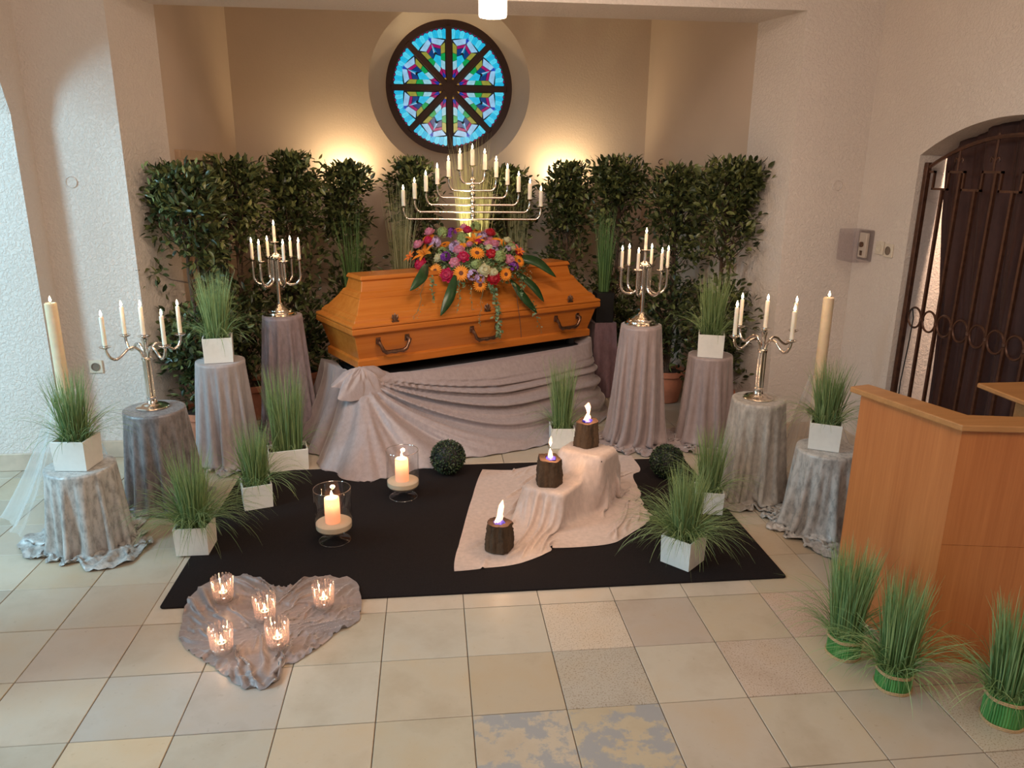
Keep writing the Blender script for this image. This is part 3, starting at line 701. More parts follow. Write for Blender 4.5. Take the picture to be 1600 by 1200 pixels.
# ------------------------------------------------------------------ draped pedestals
def fold_fn(seed, n):
    rs = np.random.RandomState(seed); ks = [n, n + 3, max(3, n - 4), 2 * n + 1]; ph = rs.uniform(0, 2 * PI, 4); wt = [1, .7, .6, .3]
    def f(th):
        v = 0
        for k, p, w in zip(ks, ph, wt): v = v + w * (1 - 2 * np.abs(np.sin((k * th + p) / 2)) ** 0.8)
        return v / 2.0
    return f
def drape_mesh(name, m, r, h, seed, k=.42, extra=.06, N=132, R=46, steps=170):
    rs = np.random.RandomState(seed); th = np.arange(N) * 2 * PI / N; s = np.linspace(0, h + extra, R - 3); P = np.zeros((R, N, 3))
    lob = 1 + .5 * np.sin(2 * th + rs.uniform(0, 6)) + .4 * np.sin(3 * th + rs.uniform(0, 6))
    for i, f in enumerate((.3, .65, .92)): P[i] = np.stack([r * f * np.cos(th), r * f * np.sin(th), np.full(N, h)], 1)
    fo = sum(np.cos(q_ * th + rs.uniform(0, 6)) * rs.uniform(.4, 1) for q_ in (6, 8, 11, 13))
    ln = np.clip(lob, .2, 2)
    for i, x in enumerate(s):
        xs = x * (1 + 0 * th) if x <= h else h + (x - h) * ln
        rad = r + .004 + np.minimum(xs, h) * .10 + np.maximum(0, xs - h) * .55 + .012 * fo * min(1, x / .15); P[i + 3] = np.stack([rad * np.cos(th), rad * np.sin(th), np.maximum(h - xs, .004)], 1)
    ru, rv = grid_rest(P, True)
    for i, x in enumerate(s): ru[i + 3] = 2 * PI / N * (r + .004 + k * x)
    rv[3:] = (s[1] - s[0]) * np.where((s[1:] > h)[:, None], ln[None], 1.0)
    pin = np.zeros((R, N)); pin[:4] = 1; hang = np.arange(R)[:, None] > 3
    def col(P, Q):
        rr = np.hypot(P[..., 0], P[..., 1]) + 1e-9; f = np.where((rr < r + .003) & (P[..., 2] < h) & hang, (r + .003) / rr, 1); P[..., 0] *= f; P[..., 1] *= f
        fl = P[..., 2] < .004; P[..., 2] = np.maximum(P[..., 2], .004)
        for a in (0, 1): P[..., a] = np.where(fl, Q[..., a] + (P[..., a] - Q[..., a]) * .3, P[..., a])
    P = cloth(P, ru, rv, pin=pin, steps=steps, per=True, collide=col, bend=.10, seed=seed)
    lo = np.clip((.03 - P[..., 2]) / .02, 0, 1) * (np.arange(R)[:, None] > R - 14); a = np.arctan2(P[..., 1], P[..., 0]); q_ = np.hypot(P[..., 0], P[..., 1])
    P[..., 2] += lo * .022 * np.abs(np.sin(a * 8.5 + q_ * 20 + seed)) * np.abs(np.sin(q_ * 70 + 2 * np.sin(a * 5)))
    return grid_mesh(name, m, P, True, True)
PED = [  # x, y, r, h, material, seed, fullness, slack on the floor, label
    (-1.506, .43, .153, .42, 'velvet_silver', 1, .46, .11, 'low round pedestal under silver crushed velvet, frontmost on the left side'),
    (-1.307, .922, .155, .55, 'velvet_taupe', 2, .36, .03, 'round pedestal under dark taupe crushed velvet carrying the left five-armed candelabrum'),
    (-1.098, 1.516, .142, .67, 'velvet_grey', 3, .34, .05, 'tall round pedestal under smooth grey cloth carrying the left upper grass pot'),
    (-.797, 2.013, .127, .86, 'velvet_mauve', 4, .27, .05, 'tallest left pedestal in mauve grey velvet under the left seven-armed candelabrum'),
    (1.615, 1.629, .129, .84, 'velvet_bier', 5, .30, .09, 'tallest right pedestal in pale taupe cloth under the right seven-armed candelabrum'),
    (2.105, 1.61, .142, .63, 'velvet_bier', 6, .34, .05, 'pale taupe draped pedestal at the right carrying a single grass pot'),
    (2.062, .714, .144, .59, 'velvet_silver2', 7, .32, .09, 'silver velvet pedestal under the right five-armed candelabrum'),
    (2.259, .275, .152, .45, 'velvet_silver', 8, .42, .13, 'low silver crushed velvet pedestal beside the lectern')]
for x, y, r, h, m, sd, fu, sl, lb in PED:
    t = thing('draped_pedestal', lb, 'pedestal', (x, y, 0), 0, 'velvet draped pedestals')
    o = bpy.data.objects.new('drape', drape_mesh('drape', M[m], r, h, sd, fu, sl)); COL.objects.link(o); o.parent = t
    q = MB(); q.lathe([(r - .01, 0), (r - .01, .02), (.04, .03), (.035, h - .04), (r - .012, h - .03), (r - .012, h - .006)], 24); q.build('stand', M['black'], t)

# ------------------------------------------------------------------ candles
def candle_proto(name, label, r, h, m, flame_h=.032, flat=False, flame='flame'):
    t = thing(name, label, 'candle')
    q = MB(); top = [(r * .97, h - .004), (r * .8, h), (r * .3, h - .003 if flat else h + .004)]
    q.lathe([(r * .98, 0), (r, .003), (r * (1 if flat else .96), h * .5)] + top, 20); q.build('wax', m, t)
    q = MB(); q.tube([(0, 0, h - .004), (0.0005, 0, h + .006), (.002, 0, h + .012)], .0013, 5); q.build('wick', M['wick'], t)
    q = MB(); fh = flame_h; q.lathe([(.001, 0), (.15 * fh, fh * .1), (.21 * fh, fh * .28), (.17 * fh, fh * .52), (.08 * fh, fh * .8), (.001, fh)], 12, (0.0005, 0, h + .005)); q.build('flame', M[flame], t)
    return t
def place_candles(proto, spots, labels, group, z):
    for k, ((x, y), lb) in enumerate(zip(spots, labels)):
        c = proto if k == 0 else copy_tree(proto)
        c.location = (x, y, z[k]); c.rotation_euler = (0, 0, k * 1.3); c['label'] = lb; c['group'] = group
def ordered(spots3, fmt):
    o = sorted(range(len(spots3)), key=lambda i: img_x(spots3[i])); r = {i: k for k, i in enumerate(o)}
    return [fmt % ORD[r[i]] for i in range(len(spots3))]
# ------------------------------------------------------------------ candelabra
def pan_profile(r): return [(.006, -.012), (.010, -.006), (r * .75, 0), (r, .007), (r * .93, .008), (.012, .004), (.0115, .012), (.0085, .012), (.008, .004)]
def seven_arm(label, loc, off_deg, side):
    t = thing('seven_armed_candelabrum', label, 'candelabrum', loc, 0, 'seven-armed silver candelabra')
    q = MB(); q.lathe([(.112, 0), (.113, .006), (.100, .014), (.098, .022), (.085, .030), (.082, .038), (.060, .050), (.050, .058), (.030, .066), (.018, .082)], 40); q.build('base', M['silver'], t)
    q = MB(); q.lathe([(.015, .07), (.013, .10), (.013, .36), (.016, .38)], 20); q.build('stem', M['silver'], t)
    q = MB(); q.lathe([(.016, .365), (.042, .375), (.046, .388), (.040, .400), (.022, .412), (.012, .42), (.009, .45), (.008, .478)], 28); q.build('collar', M['silver'], t)
    q = MB(); q.lathe(pan_profile(.028), 20, (0, 0, .485), caps=True); q.build('drip_pan', M['silver'], t)
    sp = [(0, 0)]; zz = [.489]
    for k in range(6):
        a = math.radians(off_deg + 60 * k); ca, sa = math.cos(a), math.sin(a)
        pts = [(.034, .385), (.034, .33), (.034, .27)] + [(.0935 - .0595 * math.cos(u), .265 - .0595 * math.sin(u)) for u in np.linspace(.15, PI - .15, 12)] + [(.153, .28), (.153, .33), (.153, .362)]
        q = MB(); q.tube([(r * ca, r * sa, z) for r, z in pts], .0088, 10); o = q.build('arm', M['silver'], t)
        q = MB(); q.lathe(pan_profile(.030), 20, (.153 * ca, .153 * sa, .372)); q.build('drip_pan', M['silver'], o)
        sp.append((.153 * ca, .153 * sa)); zz.append(.376)
    w = [(loc[0] + x, loc[1] + y) for x, y in sp]; z = [loc[2] + k for k in zz]
    lb = ordered([(w[i][0], w[i][1], z[i]) for i in range(7)], 'lit white taper, %s from the left on the ' + side + ' seven-armed candelabrum')
    p = candle_proto('taper_candle', 'x', .0105, .108, M['wax']); place_candles(p, w, lb, 'tapers on the %s seven-armed candelabrum' % side, z)
    light('candle_light', 'POINT', (loc[0], loc[1], loc[2] + .53), 2.2, (1.0, .60, .32), size=.13)
def five_arm(label, loc, off_deg, side):
    t = thing('five_armed_candelabrum', label, 'candelabrum', loc, 0, 'five-armed silver candelabra')
    q = MB(); q.lathe([(.084, 0), (.086, .005), (.078, .011), (.060, .014), (.050, .022), (.030, .030), (.026, .04)], 36); q.build('base', M['silver'], t)
    q = MB()
    for k in range(4):
        a = math.radians(off_deg + 45 + 90 * k); q.tube([(.0145 * math.cos(a), .0145 * math.sin(a), z) for z in (.03, .15, .275)], .0098, 10)
    q.lathe([(.027, .268), (.028, .272), (.028, .282), (.024, .286)], 24); q.lathe([(.025, .05), (.027, .06), (.02, .066)], 24); q.build('stem', M['silver'], t)
    q = MB(); q.lathe([(.018, .28), (.012, .31), (.012, .35), (.018, .385), (.02, .388)], 20); q.lathe(pan_profile(.036), 24, (0, 0, .396)); q.build('centre_cup', M['silver'], t)
    sp = [(0, 0)]; zz = [.400]
    for k in range(4):
        a = math.radians(off_deg + 90 * k); ca, sa = math.cos(a), math.sin(a)
        ctrl = np.array([(.018, .285), (.030, .325), (.060, .352), (.095, .345), (.130, .315), (.160, .298), (.188, .312), (.203, .340), (.207, .362)])
        tt = np.linspace(0, 8, 30); P = np.stack([np.interp(tt, range(9), ctrl[:, i]) for i in (0, 1)], 1)
        P[1:-1] = (P[:-2] + P[1:-1] * 2 + P[2:]) / 4
        q = MB(); q.tube([(r * ca, r * sa, z) for r, z in P], .0075, 10); o = q.build('arm', M['silver'], t)
        q = MB(); q.lathe(pan_profile(.032), 22, (.207 * ca, .207 * sa, .372)); q.build('drip_pan', M['silver'], o)
        sp.append((.207 * ca, .207 * sa)); zz.append(.376)
    w = [(loc[0] + x, loc[1] + y) for x, y in sp]; z = [loc[2] + k for k in zz]
    lb = ordered([(w[i][0], w[i][1], z[i]) for i in range(5)], 'lit cream taper, %s from the left on the ' + side + ' five-armed candelabrum')
    p = candle_proto('taper_candle', 'x', .0112, .158, M['wax']); place_candles(p, w, lb, 'tapers on the %s five-armed candelabrum' % side, z)
    light('candle_light', 'POINT', (loc[0], loc[1], loc[2] + .62), 1.6, (1.0, .60, .32), size=.15)
seven_arm('seven-armed silver candelabrum with lit tapers on the tall mauve pedestal left of the coffin', (-.810, 2.013, .861), 0, 'left')
seven_arm('seven-armed silver candelabrum with lit tapers on the tall pale pedestal right of the coffin', (1.618, 1.640, .841), -2, 'right')
five_arm('five-armed silver candelabrum with curved arms on the dark taupe pedestal', (-1.322, .945, .551), 47, 'left')
five_arm('five-armed silver candelabrum with curved arms on the right silver velvet pedestal', (2.058, .722, .591), 17, 'right')
# the wide stepped candelabrum behind the coffin
loc = (.562, 2.93, 0.86)
t = thing('thirteen_armed_candelabrum', 'wide silver candelabrum of thirteen lit candles in rising steps behind the coffin flowers', 'candelabrum', loc)
q = MB(); q.lathe([(.10, 0), (.10, .01), (.03, .03), (.011, .06), (.011, .575)] + [(.0115, .576)], 24); q.build('stem', M['silver'], t)
q = MB(); q.lathe([(.006, .86), (.0065, .98)], 12); q.lathe(pan_profile(.03), 20, (0, 0, .992)); q.build('centre_holder', M['silver'], t)
sp = [(0, 0)]; zz = [.996]
for k in range(6):
    hw = .097 + .0895 * k; zb = .862 - .0555 * k; zc = zb + .096
    q = MB()
    P = [(-hw, zc - .01), (-hw, zc - .03), (-hw + .006, zb + .030), (-hw + .022, zb + .008), (-hw + .042, zb), (0, zb), (hw - .042, zb), (hw - .022, zb + .008), (hw - .006, zb + .030), (hw, zc - .03), (hw, zc - .01)]
    q.tube([(x, 0, z) for x, z in P], .0095, 10); o = q.build('arm', M['silver'], t)
    q = MB(); q.lathe([(.008, -.025), (.021, -.012), (.024, 0), (.021, .012), (.008, .025)], 16, (0, 0, zb + .026)); q.build('knop', M['silver'], t)
    for s in (-1, 1):
        q = MB(); q.lathe(pan_profile(.034), 20, (s * hw, 0, zc)); q.build('drip_pan', M['silver'], o); sp.append((s * hw, 0)); zz.append(zc + .004)
th_ = math.radians(-1.0); t.rotation_euler = (0, 0, th_)
w = [(loc[0] + x * math.cos(th_), loc[1] + x * math.sin(th_)) for x, y in sp]; z = [loc[2] + k for k in zz]
lb = ordered([(w[i][0], w[i][1], z[i]) for i in range(13)], 'lit white candle, %s from the left on the thirteen-armed candelabrum')
p = candle_proto('taper_candle', 'x', .0165, .122, M['wax'], .036); place_candles(p, w, lb, 'candles on the thirteen-armed candelabrum', z)
light('candle_light', 'POINT', (.36, 2.86, 1.93), 2.0, (1.0, .62, .34), size=.15); light('candle_light', 'POINT', (.76, 2.86, 1.93), 2.0, (1.0, .62, .34), size=.15)
t = thing('candelabrum_stand', 'dark plain stand behind the coffin holding the wide candelabrum', 'stand', (.562, 2.93, 0))
q = MB(); q.box((0, 0, .43), (.22, .22, .86), bev=.01); q.build('column', M['black'], t)

# tall pillar candles with tulle
for x, y, sd, lb, lb2, lb3 in ((-1.70, .80, 1, 'thick tall beige candle burning at the far left before the white wall', 'slim dark stand wrapped in tulle under the left tall beige candle', 'white tulle gathered round the foot of the left tall candle'),
                         (2.425, .75, 2, 'thick tall beige candle burning at the right near the gate', 'slim dark stand wrapped in tulle under the right tall beige candle', 'white tulle gathered round the foot of the right tall candle')):
    c = candle_proto('pillar_candle', lb, .030, .66, M['wax_beige'], .030, True); c.location = (x, y, .50); c['group'] = 'tall beige candles'
    s = thing('candle_stand', lb2, 'stand', (x, y, 0), 0, 'tall candle stands')
    q = MB(); q.lathe([(.09, 0), (.09, .01), (.02, .03), (.012, .06), (.012, .46), (.04, .48), (.045, .499)], 20); q.build('pole', M['iron'], s)
    NT, NS = 120, 30; q = MB(); th = np.arange(NT) * 2 * PI / NT; f = fold_fn(sd + 20, 7); V = []
    for k in range(NS + 1):
        u = k / NS; rad = (.055 + .23 * u ** 1.1) * (1 + .40 * u * np.cos(th - (PI if sd == 1 else 0.3))) + (.012 + .05 * u) * np.clip(f(th + .3 * u), -.8, 1); zz_ = .70 * (1 - u) + .006 + (.02 * np.abs(np.sin(3 * th)) if k == NS else 0)
        V.append(np.stack([rad * np.cos(th), rad * np.sin(th), np.full(NT, 1.0) * zz_], 1))
    i = np.arange(NT); j = (i + 1) % NT
    q.add(np.concatenate(V), np.concatenate([np.stack([k * NT + j, k * NT + i, (k + 1) * NT + i, (k + 1) * NT + j], 1) for k in range(NS)]))
    o = q.build('tulle_wrap', M['tulle'], smooth='all'); o.location = (x, y, 0); tag(o, lb3, 'tulle', 'tulle wraps')

# ------------------------------------------------------------------ bier, its cloth, coffin
CC = (0.477, 2.396); CT = 0.491
t = thing('bier', 'low black bier under the coffin, mostly hidden by the draped cloth', 'bier', (CC[0], CC[1], 0), CT)
q = MB(); q.box((0, 0, .46), (1.86, .50, .04), bev=.01); q.build('top', M['black'], t)
for sx in (-1, 1):
    for sy in (-1, 1): q = MB(); q.box((sx * .85, sy * .2, .22), (.05, .05, .44)); q.build('leg', M['black'], t)
NU, NVV = 210, 62
def pathpts(P, n):
    P = np.array(P, float); d = np.r_[0, np.cumsum(np.linalg.norm(np.diff(P, axis=0), axis=1))]; return d, P
top = np.array([(-1.01, .34), (-1.06, .0), (-1.04, -.30), (-.98, -.335), (-.5, -.36), (0, -.37), (.5, -.36), (.93, -.335), (.985, -.30), (1.0, 0), (.97, .34)])
bot = np.array([(-1.22, .36), (-1.30, -.15), (-1.36, -.60), (-1.24, -.86), (-.75, -.86), (-.15, -.90), (.32, -.90), (.80, -.70), (1.02, -.50), (1.08, .0), (1.02, .34)])
zt = np.array([.50, .535, .545, .535, .495, .475, .478, .52, .545, .53, .50])
kn = np.array([0, .09, .18, .22, .36, .52, .68, .84, .87, .94, 1.0])
us = np.linspace(0, 1, NU + 1)
def sm(a):
    y = np.stack([np.interp(us, kn, a[:, i]) for i in range(a.shape[1])], 1)
    for _ in range(10): y[1:-1] = (y[:-2] + 2 * y[1:-1] + y[2:]) / 4
    return y
TP, BP, Z0 = sm(top), sm(bot), sm(zt[:, None])[:, 0]
al = (us - .215) * 3.2; nrm = np.stack([np.gradient(BP + TP, axis=0)[:, 1], -np.gradient(BP + TP, axis=0)[:, 0]], 1); nrm /= np.linalg.norm(nrm, axis=1)[:, None]
P = [np.stack([TP[:, 0] * .93, TP[:, 1] * .80, Z0 * 0 + .485], 1)]; rs = np.random.RandomState(2)
def sstep(x, a, b_): t_ = np.clip((x - a) / (b_ - a), 0, 1); return t_ * t_ * (3 - 2 * t_)
for k in range(NVV + 1):
    v = k / NVV; w = v ** 1.12; PP = TP * (1 - w) + BP * w; dist = np.hypot(np.maximum(al, 0), v * .5)
    # long swags sweep down out of the left front corner and flatten out to the right
    qq = v / (1 - np.exp(-1.7 * np.maximum(al, 0)) + .025); qc = np.where(qq > 1.25, 1.25 * (np.maximum(qq, 1.25) / 1.25) ** .45, qq); lq = np.log(qc + .015) + .05 * np.sin(al * 5)
    x = 2 * PI * 3.1 * lq; sw = .58 * np.sin(x) + .30 * np.sin(1.73 * x + 1.3) + .16 * np.sin(2.9 * x + .4 + al)
    sw = np.where(sw > 0, np.abs(sw) ** .9, -np.abs(sw) ** 1.1)
    A = .052 * sstep(qq, .16, .42) * np.minimum(1, dist * 3.2) * (1 - .45 * sstep(al, .9, 1.7)) * (1 - .75 * sstep(qq, 1.3, 4))
    le = (.55 * np.sin(al * 34 + 2.2 * v) + .35 * np.sin(al * 57 + 1 + 3 * v)) * .034 * (.35 + .8 * v)
    cr = np.exp(-((al + .05) / .22) ** 2) * np.exp(-(v / .22) ** 2) * .014 * np.sin(al * 40 + v * 20) * np.cos(v * 30 - al * 15)
    g_ = sstep(al, -.10, .06); D_ = (sw * A) * g_ + le * (1 - g_) + cr - .022 * math.sin(PI * v)
    D_ = D_ * min(1, v * 6 + .1); PP = PP + nrm * (D_ + .012)[:, None]
    P.append(np.stack([PP[:, 0], PP[:, 1], np.maximum(Z0 * (1 - v) + np.where(v < .3, cr * .8, 0), .004 + .010 * np.abs(np.sin(us * 70)) * (v > .985))], 1))
P = np.array(P)
o = bpy.data.objects.new('bier_cloth', grid_mesh('bier_cloth', M['velvet_bier'], P)); COL.objects.link(o)
o.location = (CC[0], CC[1], 0); o.rotation_euler = (0, 0, CT)
tag(o, 'wide pale grey velvet cloth swagged round the bier under the coffin', 'cloth')
bc = o; q = MB(); N = 110; RR = 26; th = np.arange(N) * 2 * PI / N; V = []
for k in range(1, RR + 1):
    r_ = k / RR; wv = .55 * np.sin(7 * th + 3 * r_) + .45 * np.sin(11 * th - 5 * r_ + 1) + .3 * np.sin(17 * th + 9 * r_)
    rad = r_ * (1 + .12 * np.sin(5 * th + 1)); zz_ = .058 * (1 - r_ ** 1.6) + .022 * wv * r_ * (1 - r_ ** 4) * 1.2 - .05 * r_ ** 3
    V.append(np.stack([-1.0 + .20 * rad * np.cos(th) + .02 * wv * r_, -.345 + .095 * rad * np.sin(th), .525 + zz_ - .10 * np.maximum(0, -np.sin(th)) * rad], 1))
i = np.arange(N); j = (i + 1) % N; q.add(np.concatenate(V), np.concatenate([np.stack([k * N + i, k * N + j, (k + 1) * N + j, (k + 1) * N + i], 1)[:, ::-1] for k in range(RR - 1)])); q.F.append(list(range(N)))
q.build('gathered_cloth', M['velvet_bier'], bc, smooth='all')
cof = thing('coffin', 'orange brown wooden coffin with bronze handles set at an angle on the bier', 'coffin', (CC[0], CC[1], .548), CT)
def loft(q, loops):
    V = []; F = []
    for L, Wd, z in loops: V += [(-L / 2, -Wd / 2, z), (L / 2, -Wd / 2, z), (L / 2, Wd / 2, z), (-L / 2, Wd / 2, z)]
    for k in range(len(loops) - 1):
        for i in range(4): j = (i + 1) % 4; F.append((4 * k + i, 4 * k + j, 4 * k + 4 + j, 4 * k + 4 + i))
    m = 4 * (len(loops) - 1); F += [(3, 2, 1, 0), (m, m + 1, m + 2, m + 3)]
    q.add(V, F)
q = MB(); loft(q, [(1.965, .525, .0), (1.985, .545, .004), (1.985, .545, .052), (1.975, .535, .058), (1.955, .515, .062), (2.035, .60, .222), (2.05, .615, .228), (2.06, .625, .234), (2.085, .65, .240), (2.09, .655, .246), (2.09, .655, .276), (2.08, .645, .280)])
o = q.build('box', M['coffin'], cof, smooth=False); md = o.modifiers.new('edge', 'BEVEL'); md.width = .004; md.segments = 2; md.limit_method = 'ANGLE'; md.angle_limit = .25
q = MB(); loft(q, [(2.08, .645, .281), (2.09, .655, .285), (2.09, .655, .296), (2.075, .64, .304), (2.03, .60, .312), (2.02, .59, .330), (2.005, .575, .334), (1.985, .55, .350), (1.955, .52, .357), (1.838, .345, .445), (1.842, .35, .450), (1.825, .33, .456), (1.805, .30, .478), (1.79, .285, .482), (1.775, .265, .487), (1.745, .225, .555), (1.768, .245, .560), (1.772, .25, .568), (1.760, .24, .576), (1.752, .228, .588)])
o = q.build('lid', M['coffin'], cof, smooth=False); md = o.modifiers.new('edge', 'BEVEL'); md.width = .004; md.segments = 2; md.limit_method = 'ANGLE'; md.angle_limit = .25
for sx in (-1, 1):
    for sy in (-1, 1): q = MB(); q.lathe([(.03, -.062), (.034, -.055), (.03, 0)], 16, (sx * .86, sy * .19, 0)); q.build('foot', M['black'], cof)
# (outline of the tilted front board at height z above the coffin base)
for hx in (-.745, -.02, .735):
    for sy in (-1, 1):
        yw = lambda z: sy * (.2575 + (z - .062) / .16 * .0425)
        q = MB()
        q.tube([(hx - .105, yw(.19) + sy * .006, .185), (hx - .112, yw(.18) + sy * .03, .172), (hx - .10, yw(.16) + sy * .045, .150), (hx - .085, yw(.13) + sy * .05, .118), (hx - .06, yw(.11) + sy * .052, .104), (hx - .03, yw(.11) + sy * .053, .106), (hx, yw(.11) + sy * .054, .103), (hx + .03, yw(.11) + sy * .053, .106), (hx + .06, yw(.11) + sy * .052, .104), (hx + .085, yw(.13) + sy * .05, .118), (hx + .10, yw(.16) + sy * .045, .150), (hx + .112, yw(.18) + sy * .03, .172), (hx + .105, yw(.19) + sy * .006, .185)],
               [k_ * 1.3 for k_ in (.010, .011, .008, .010, .012, .009, .012, .009, .012, .010, .008, .011, .010)], 10)
        h = q.build('handle', M['bronze'], cof)
        for s in (-1, 1): q = MB(); q.box((hx + s * .106, yw(.18) + sy * .004, .182), (.034, .012, .046), bev=.004); q.build('mount', M['bronze'], h)
    for sy in (-1, 1):
        q = MB(); y = sy * .318
        q.box((hx + .01, y, .306), (.05, .018, .012), bev=.004)
        for a in (-.55, 0, .55): q.tube([(hx + .01, y, .308), (hx + .01 + .024 * math.sin(a), y, .308 + .028 * math.cos(a)), (hx + .01 + .034 * math.sin(a), y, .308 + .052 * math.cos(a))], [.009, .012, .003], 8)
        q.build('lid_screw', M['bronze'], cof)

# ------------------------------------------------------------------ leaves, grass, flowers
def frame_from(N):
    N = np.array(N, float); N /= np.linalg.norm(N); a = np.array([0, 0, 1.0]) if abs(N[2]) < .9 else np.array([1.0, 0, 0])
    X = np.cross(a, N); X /= np.linalg.norm(X); return X, np.cross(N, X), N
def leaves(q, P, D, Nn, L, Wd, tone, curl=.15):
    """many leaves: base points P, directions D, normals Nn, length L, width Wd (arrays)"""
    D = D / (np.linalg.norm(D, axis=1)[:, None] + 1e-9); S = np.cross(D, Nn); S /= np.linalg.norm(S, axis=1)[:, None] + 1e-9; U = np.cross(S, D)
    L = np.asarray(L)[:, None]; Wd = np.asarray(Wd)[:, None]; n = len(P)
    def pt(a, b, c): return P + D * L * a + S * Wd * b + U * L * c
    V = np.stack([pt(0, 0, 0), pt(.33, -.42, .06), pt(.33, 0, .0), pt(.33, .42, .06), pt(.70, -.36, .04 - curl * .3), pt(.70, 0, -curl * .3), pt(.70, .36, .04 - curl * .3), pt(1, 0, -curl)], 1).reshape(-1, 3)
    base = (np.arange(n) * 8)[:, None]
    tri = np.array([(0, 1, 2), (0, 2, 3), (4, 7, 5), (5, 7, 6)]); quad = np.array([(1, 4, 5, 2), (2, 5, 6, 3)])
    q.add(V, (base[:, None, :] + tri[None]).reshape(-1, 3), np.repeat(tone, 8))
    q.F.extend((base[:, None, :] + quad[None] + q.n - len(V)).reshape(-1, 4).tolist())
def grass(q, n, r0, H, seed, lean=.25, droop=.35, wd=.0038, zmin=-9, straight=0.0, seg=7, rect=None, over=1.0):
    rs = np.random.RandomState(seed)
    az = rs.uniform(0, 2 * PI, n); rb = r0 * np.sqrt(rs.uniform(0, 1, n))
    if rect: bx = rs.uniform(-rect[0], rect[0], n); by = rs.uniform(-rect[1], rect[1], n); az = np.arctan2(by, bx) + rs.normal(0, .5, n)
    else: bx, by = rb * np.cos(az), rb * np.sin(az); az = az + rs.normal(0, .45, n)
    dr = rs.uniform(0, 1, n) < droop
    Lg = H * np.where(dr, rs.uniform(.55, 1.05, n) * over, rs.uniform(.55, 1.03, n))
    p0 = np.where(dr, rs.uniform(.15, .75, n), np.abs(rs.normal(0, lean * .35, n)))
    p1 = np.where(dr, rs.uniform(1.5, 2.75, n), p0 + np.abs(rs.normal(0, lean, n)))
    pw = np.where(dr, rs.uniform(.8, 1.4, n), 1.5 + straight)
    t = np.linspace(0, 1, seg + 1); x = np.zeros(n); z = np.zeros(n); ctr = [np.stack([bx, by, 0 * bx], 1)]
    wob = rs.normal(0, .05, n)
    for k in range(seg):
        tm = (t[k] + t[k + 1]) / 2; psi = p0 + (p1 - p0) * tm ** pw; azk = az + wob * k
        stp = Lg / seg
        bx = bx + stp * np.sin(psi) * np.cos(azk); by = by + stp * np.sin(psi) * np.sin(azk); z = np.maximum(z + stp * np.cos(psi), zmin + rs.uniform(.003, .02, n)); ctr.append(np.stack([bx, by, z], 1))
    ctr = np.array(ctr)                                  # seg+1, n, 3
    fa = rs.uniform(0, PI, n); sd = np.stack([np.cos(fa), np.sin(fa), 0 * fa], 1)
    ww = wd * rs.uniform(.6, 1.15, n)
    V = []
    for k in range(seg + 1):
        wk = ww * (1 - (t[k]) ** 2.2) + .0004; V += [ctr[k] - sd * wk[:, None] / 2, ctr[k] + sd * wk[:, None] / 2]
    V = np.stack(V, 1).reshape(-1, 3); m = 2 * (seg + 1); base = (np.arange(n) * m)[:, None]
    qd = np.array([(2 * k, 2 * k + 1, 2 * k + 3, 2 * k + 2) for k in range(seg)])
    tone = np.clip(np.repeat(rs.uniform(0, 1, n) ** 1.2, m).reshape(n, m) * .8 + np.repeat(t, 2)[None] * .25, 0, 1).reshape(-1)
    q.add(V, (base[:, None, :] + qd[None]).reshape(-1, 4), tone); return q

# ------------------------------------------------------------------ flower arrangement on the lid
LB = 0.588
fa = thing('flower_arrangement', 'large domed bouquet of orange gerberas, roses and lilies on the coffin lid', 'flowers', (CC[0], CC[1], .548 + LB), CT)
E0 = np.array([.10, -.06, 1.09]); ER = np.array([.40, .30, .235]); ZB = .548 + LB
rs = np.random.RandomState(11); n = 2600
d = rs.normal(0, 1, (n, 3)); d /= np.linalg.norm(d, axis=1)[:, None]; d[:, 2] = np.where(d[:, 2] < -.25, -d[:, 2], d[:, 2])
P = E0 + d * ER * rs.uniform(.72, .97, n)[:, None]; P[:, 2] -= ZB
keep = (P[:, 2] > .005) | ((P[:, 1] < -.20)); P, d = P[keep], d[keep]; n = len(P)
q = MB(); leaves(q, P, d + rs.normal(0, .8, (n, 3)), d + rs.normal(0, .3, (n, 3)), rs.uniform(.025, .055, n), rs.uniform(.010, .022, n), rs.uniform(0, 1, n) ** 1.3)
q.build('greenery', M['filler'], fa, smooth=False, kind='stuff')
q = MB(); n = 420; d = rs.normal(0, 1, (n, 3)); d /= np.linalg.norm(d, axis=1)[:, None]; d[:, 2] = np.abs(d[:, 2]) - .15; P = E0 + d * ER * rs.uniform(.98, 1.05, n)[:, None]; P[:, 2] -= ZB
P = P[(P[:, 2] > .0) | (P[:, 1] < -.22)]; n = len(P)
leaves(q, P, rs.normal(0, 1, (n, 3)), rs.normal(0, 1, (n, 3)), np.full(n, .011), np.full(n, .009), rs.uniform(.5, 1, n)); q.build('small_white_blossoms', M['f_cream'], fa, smooth=False, kind='stuff')
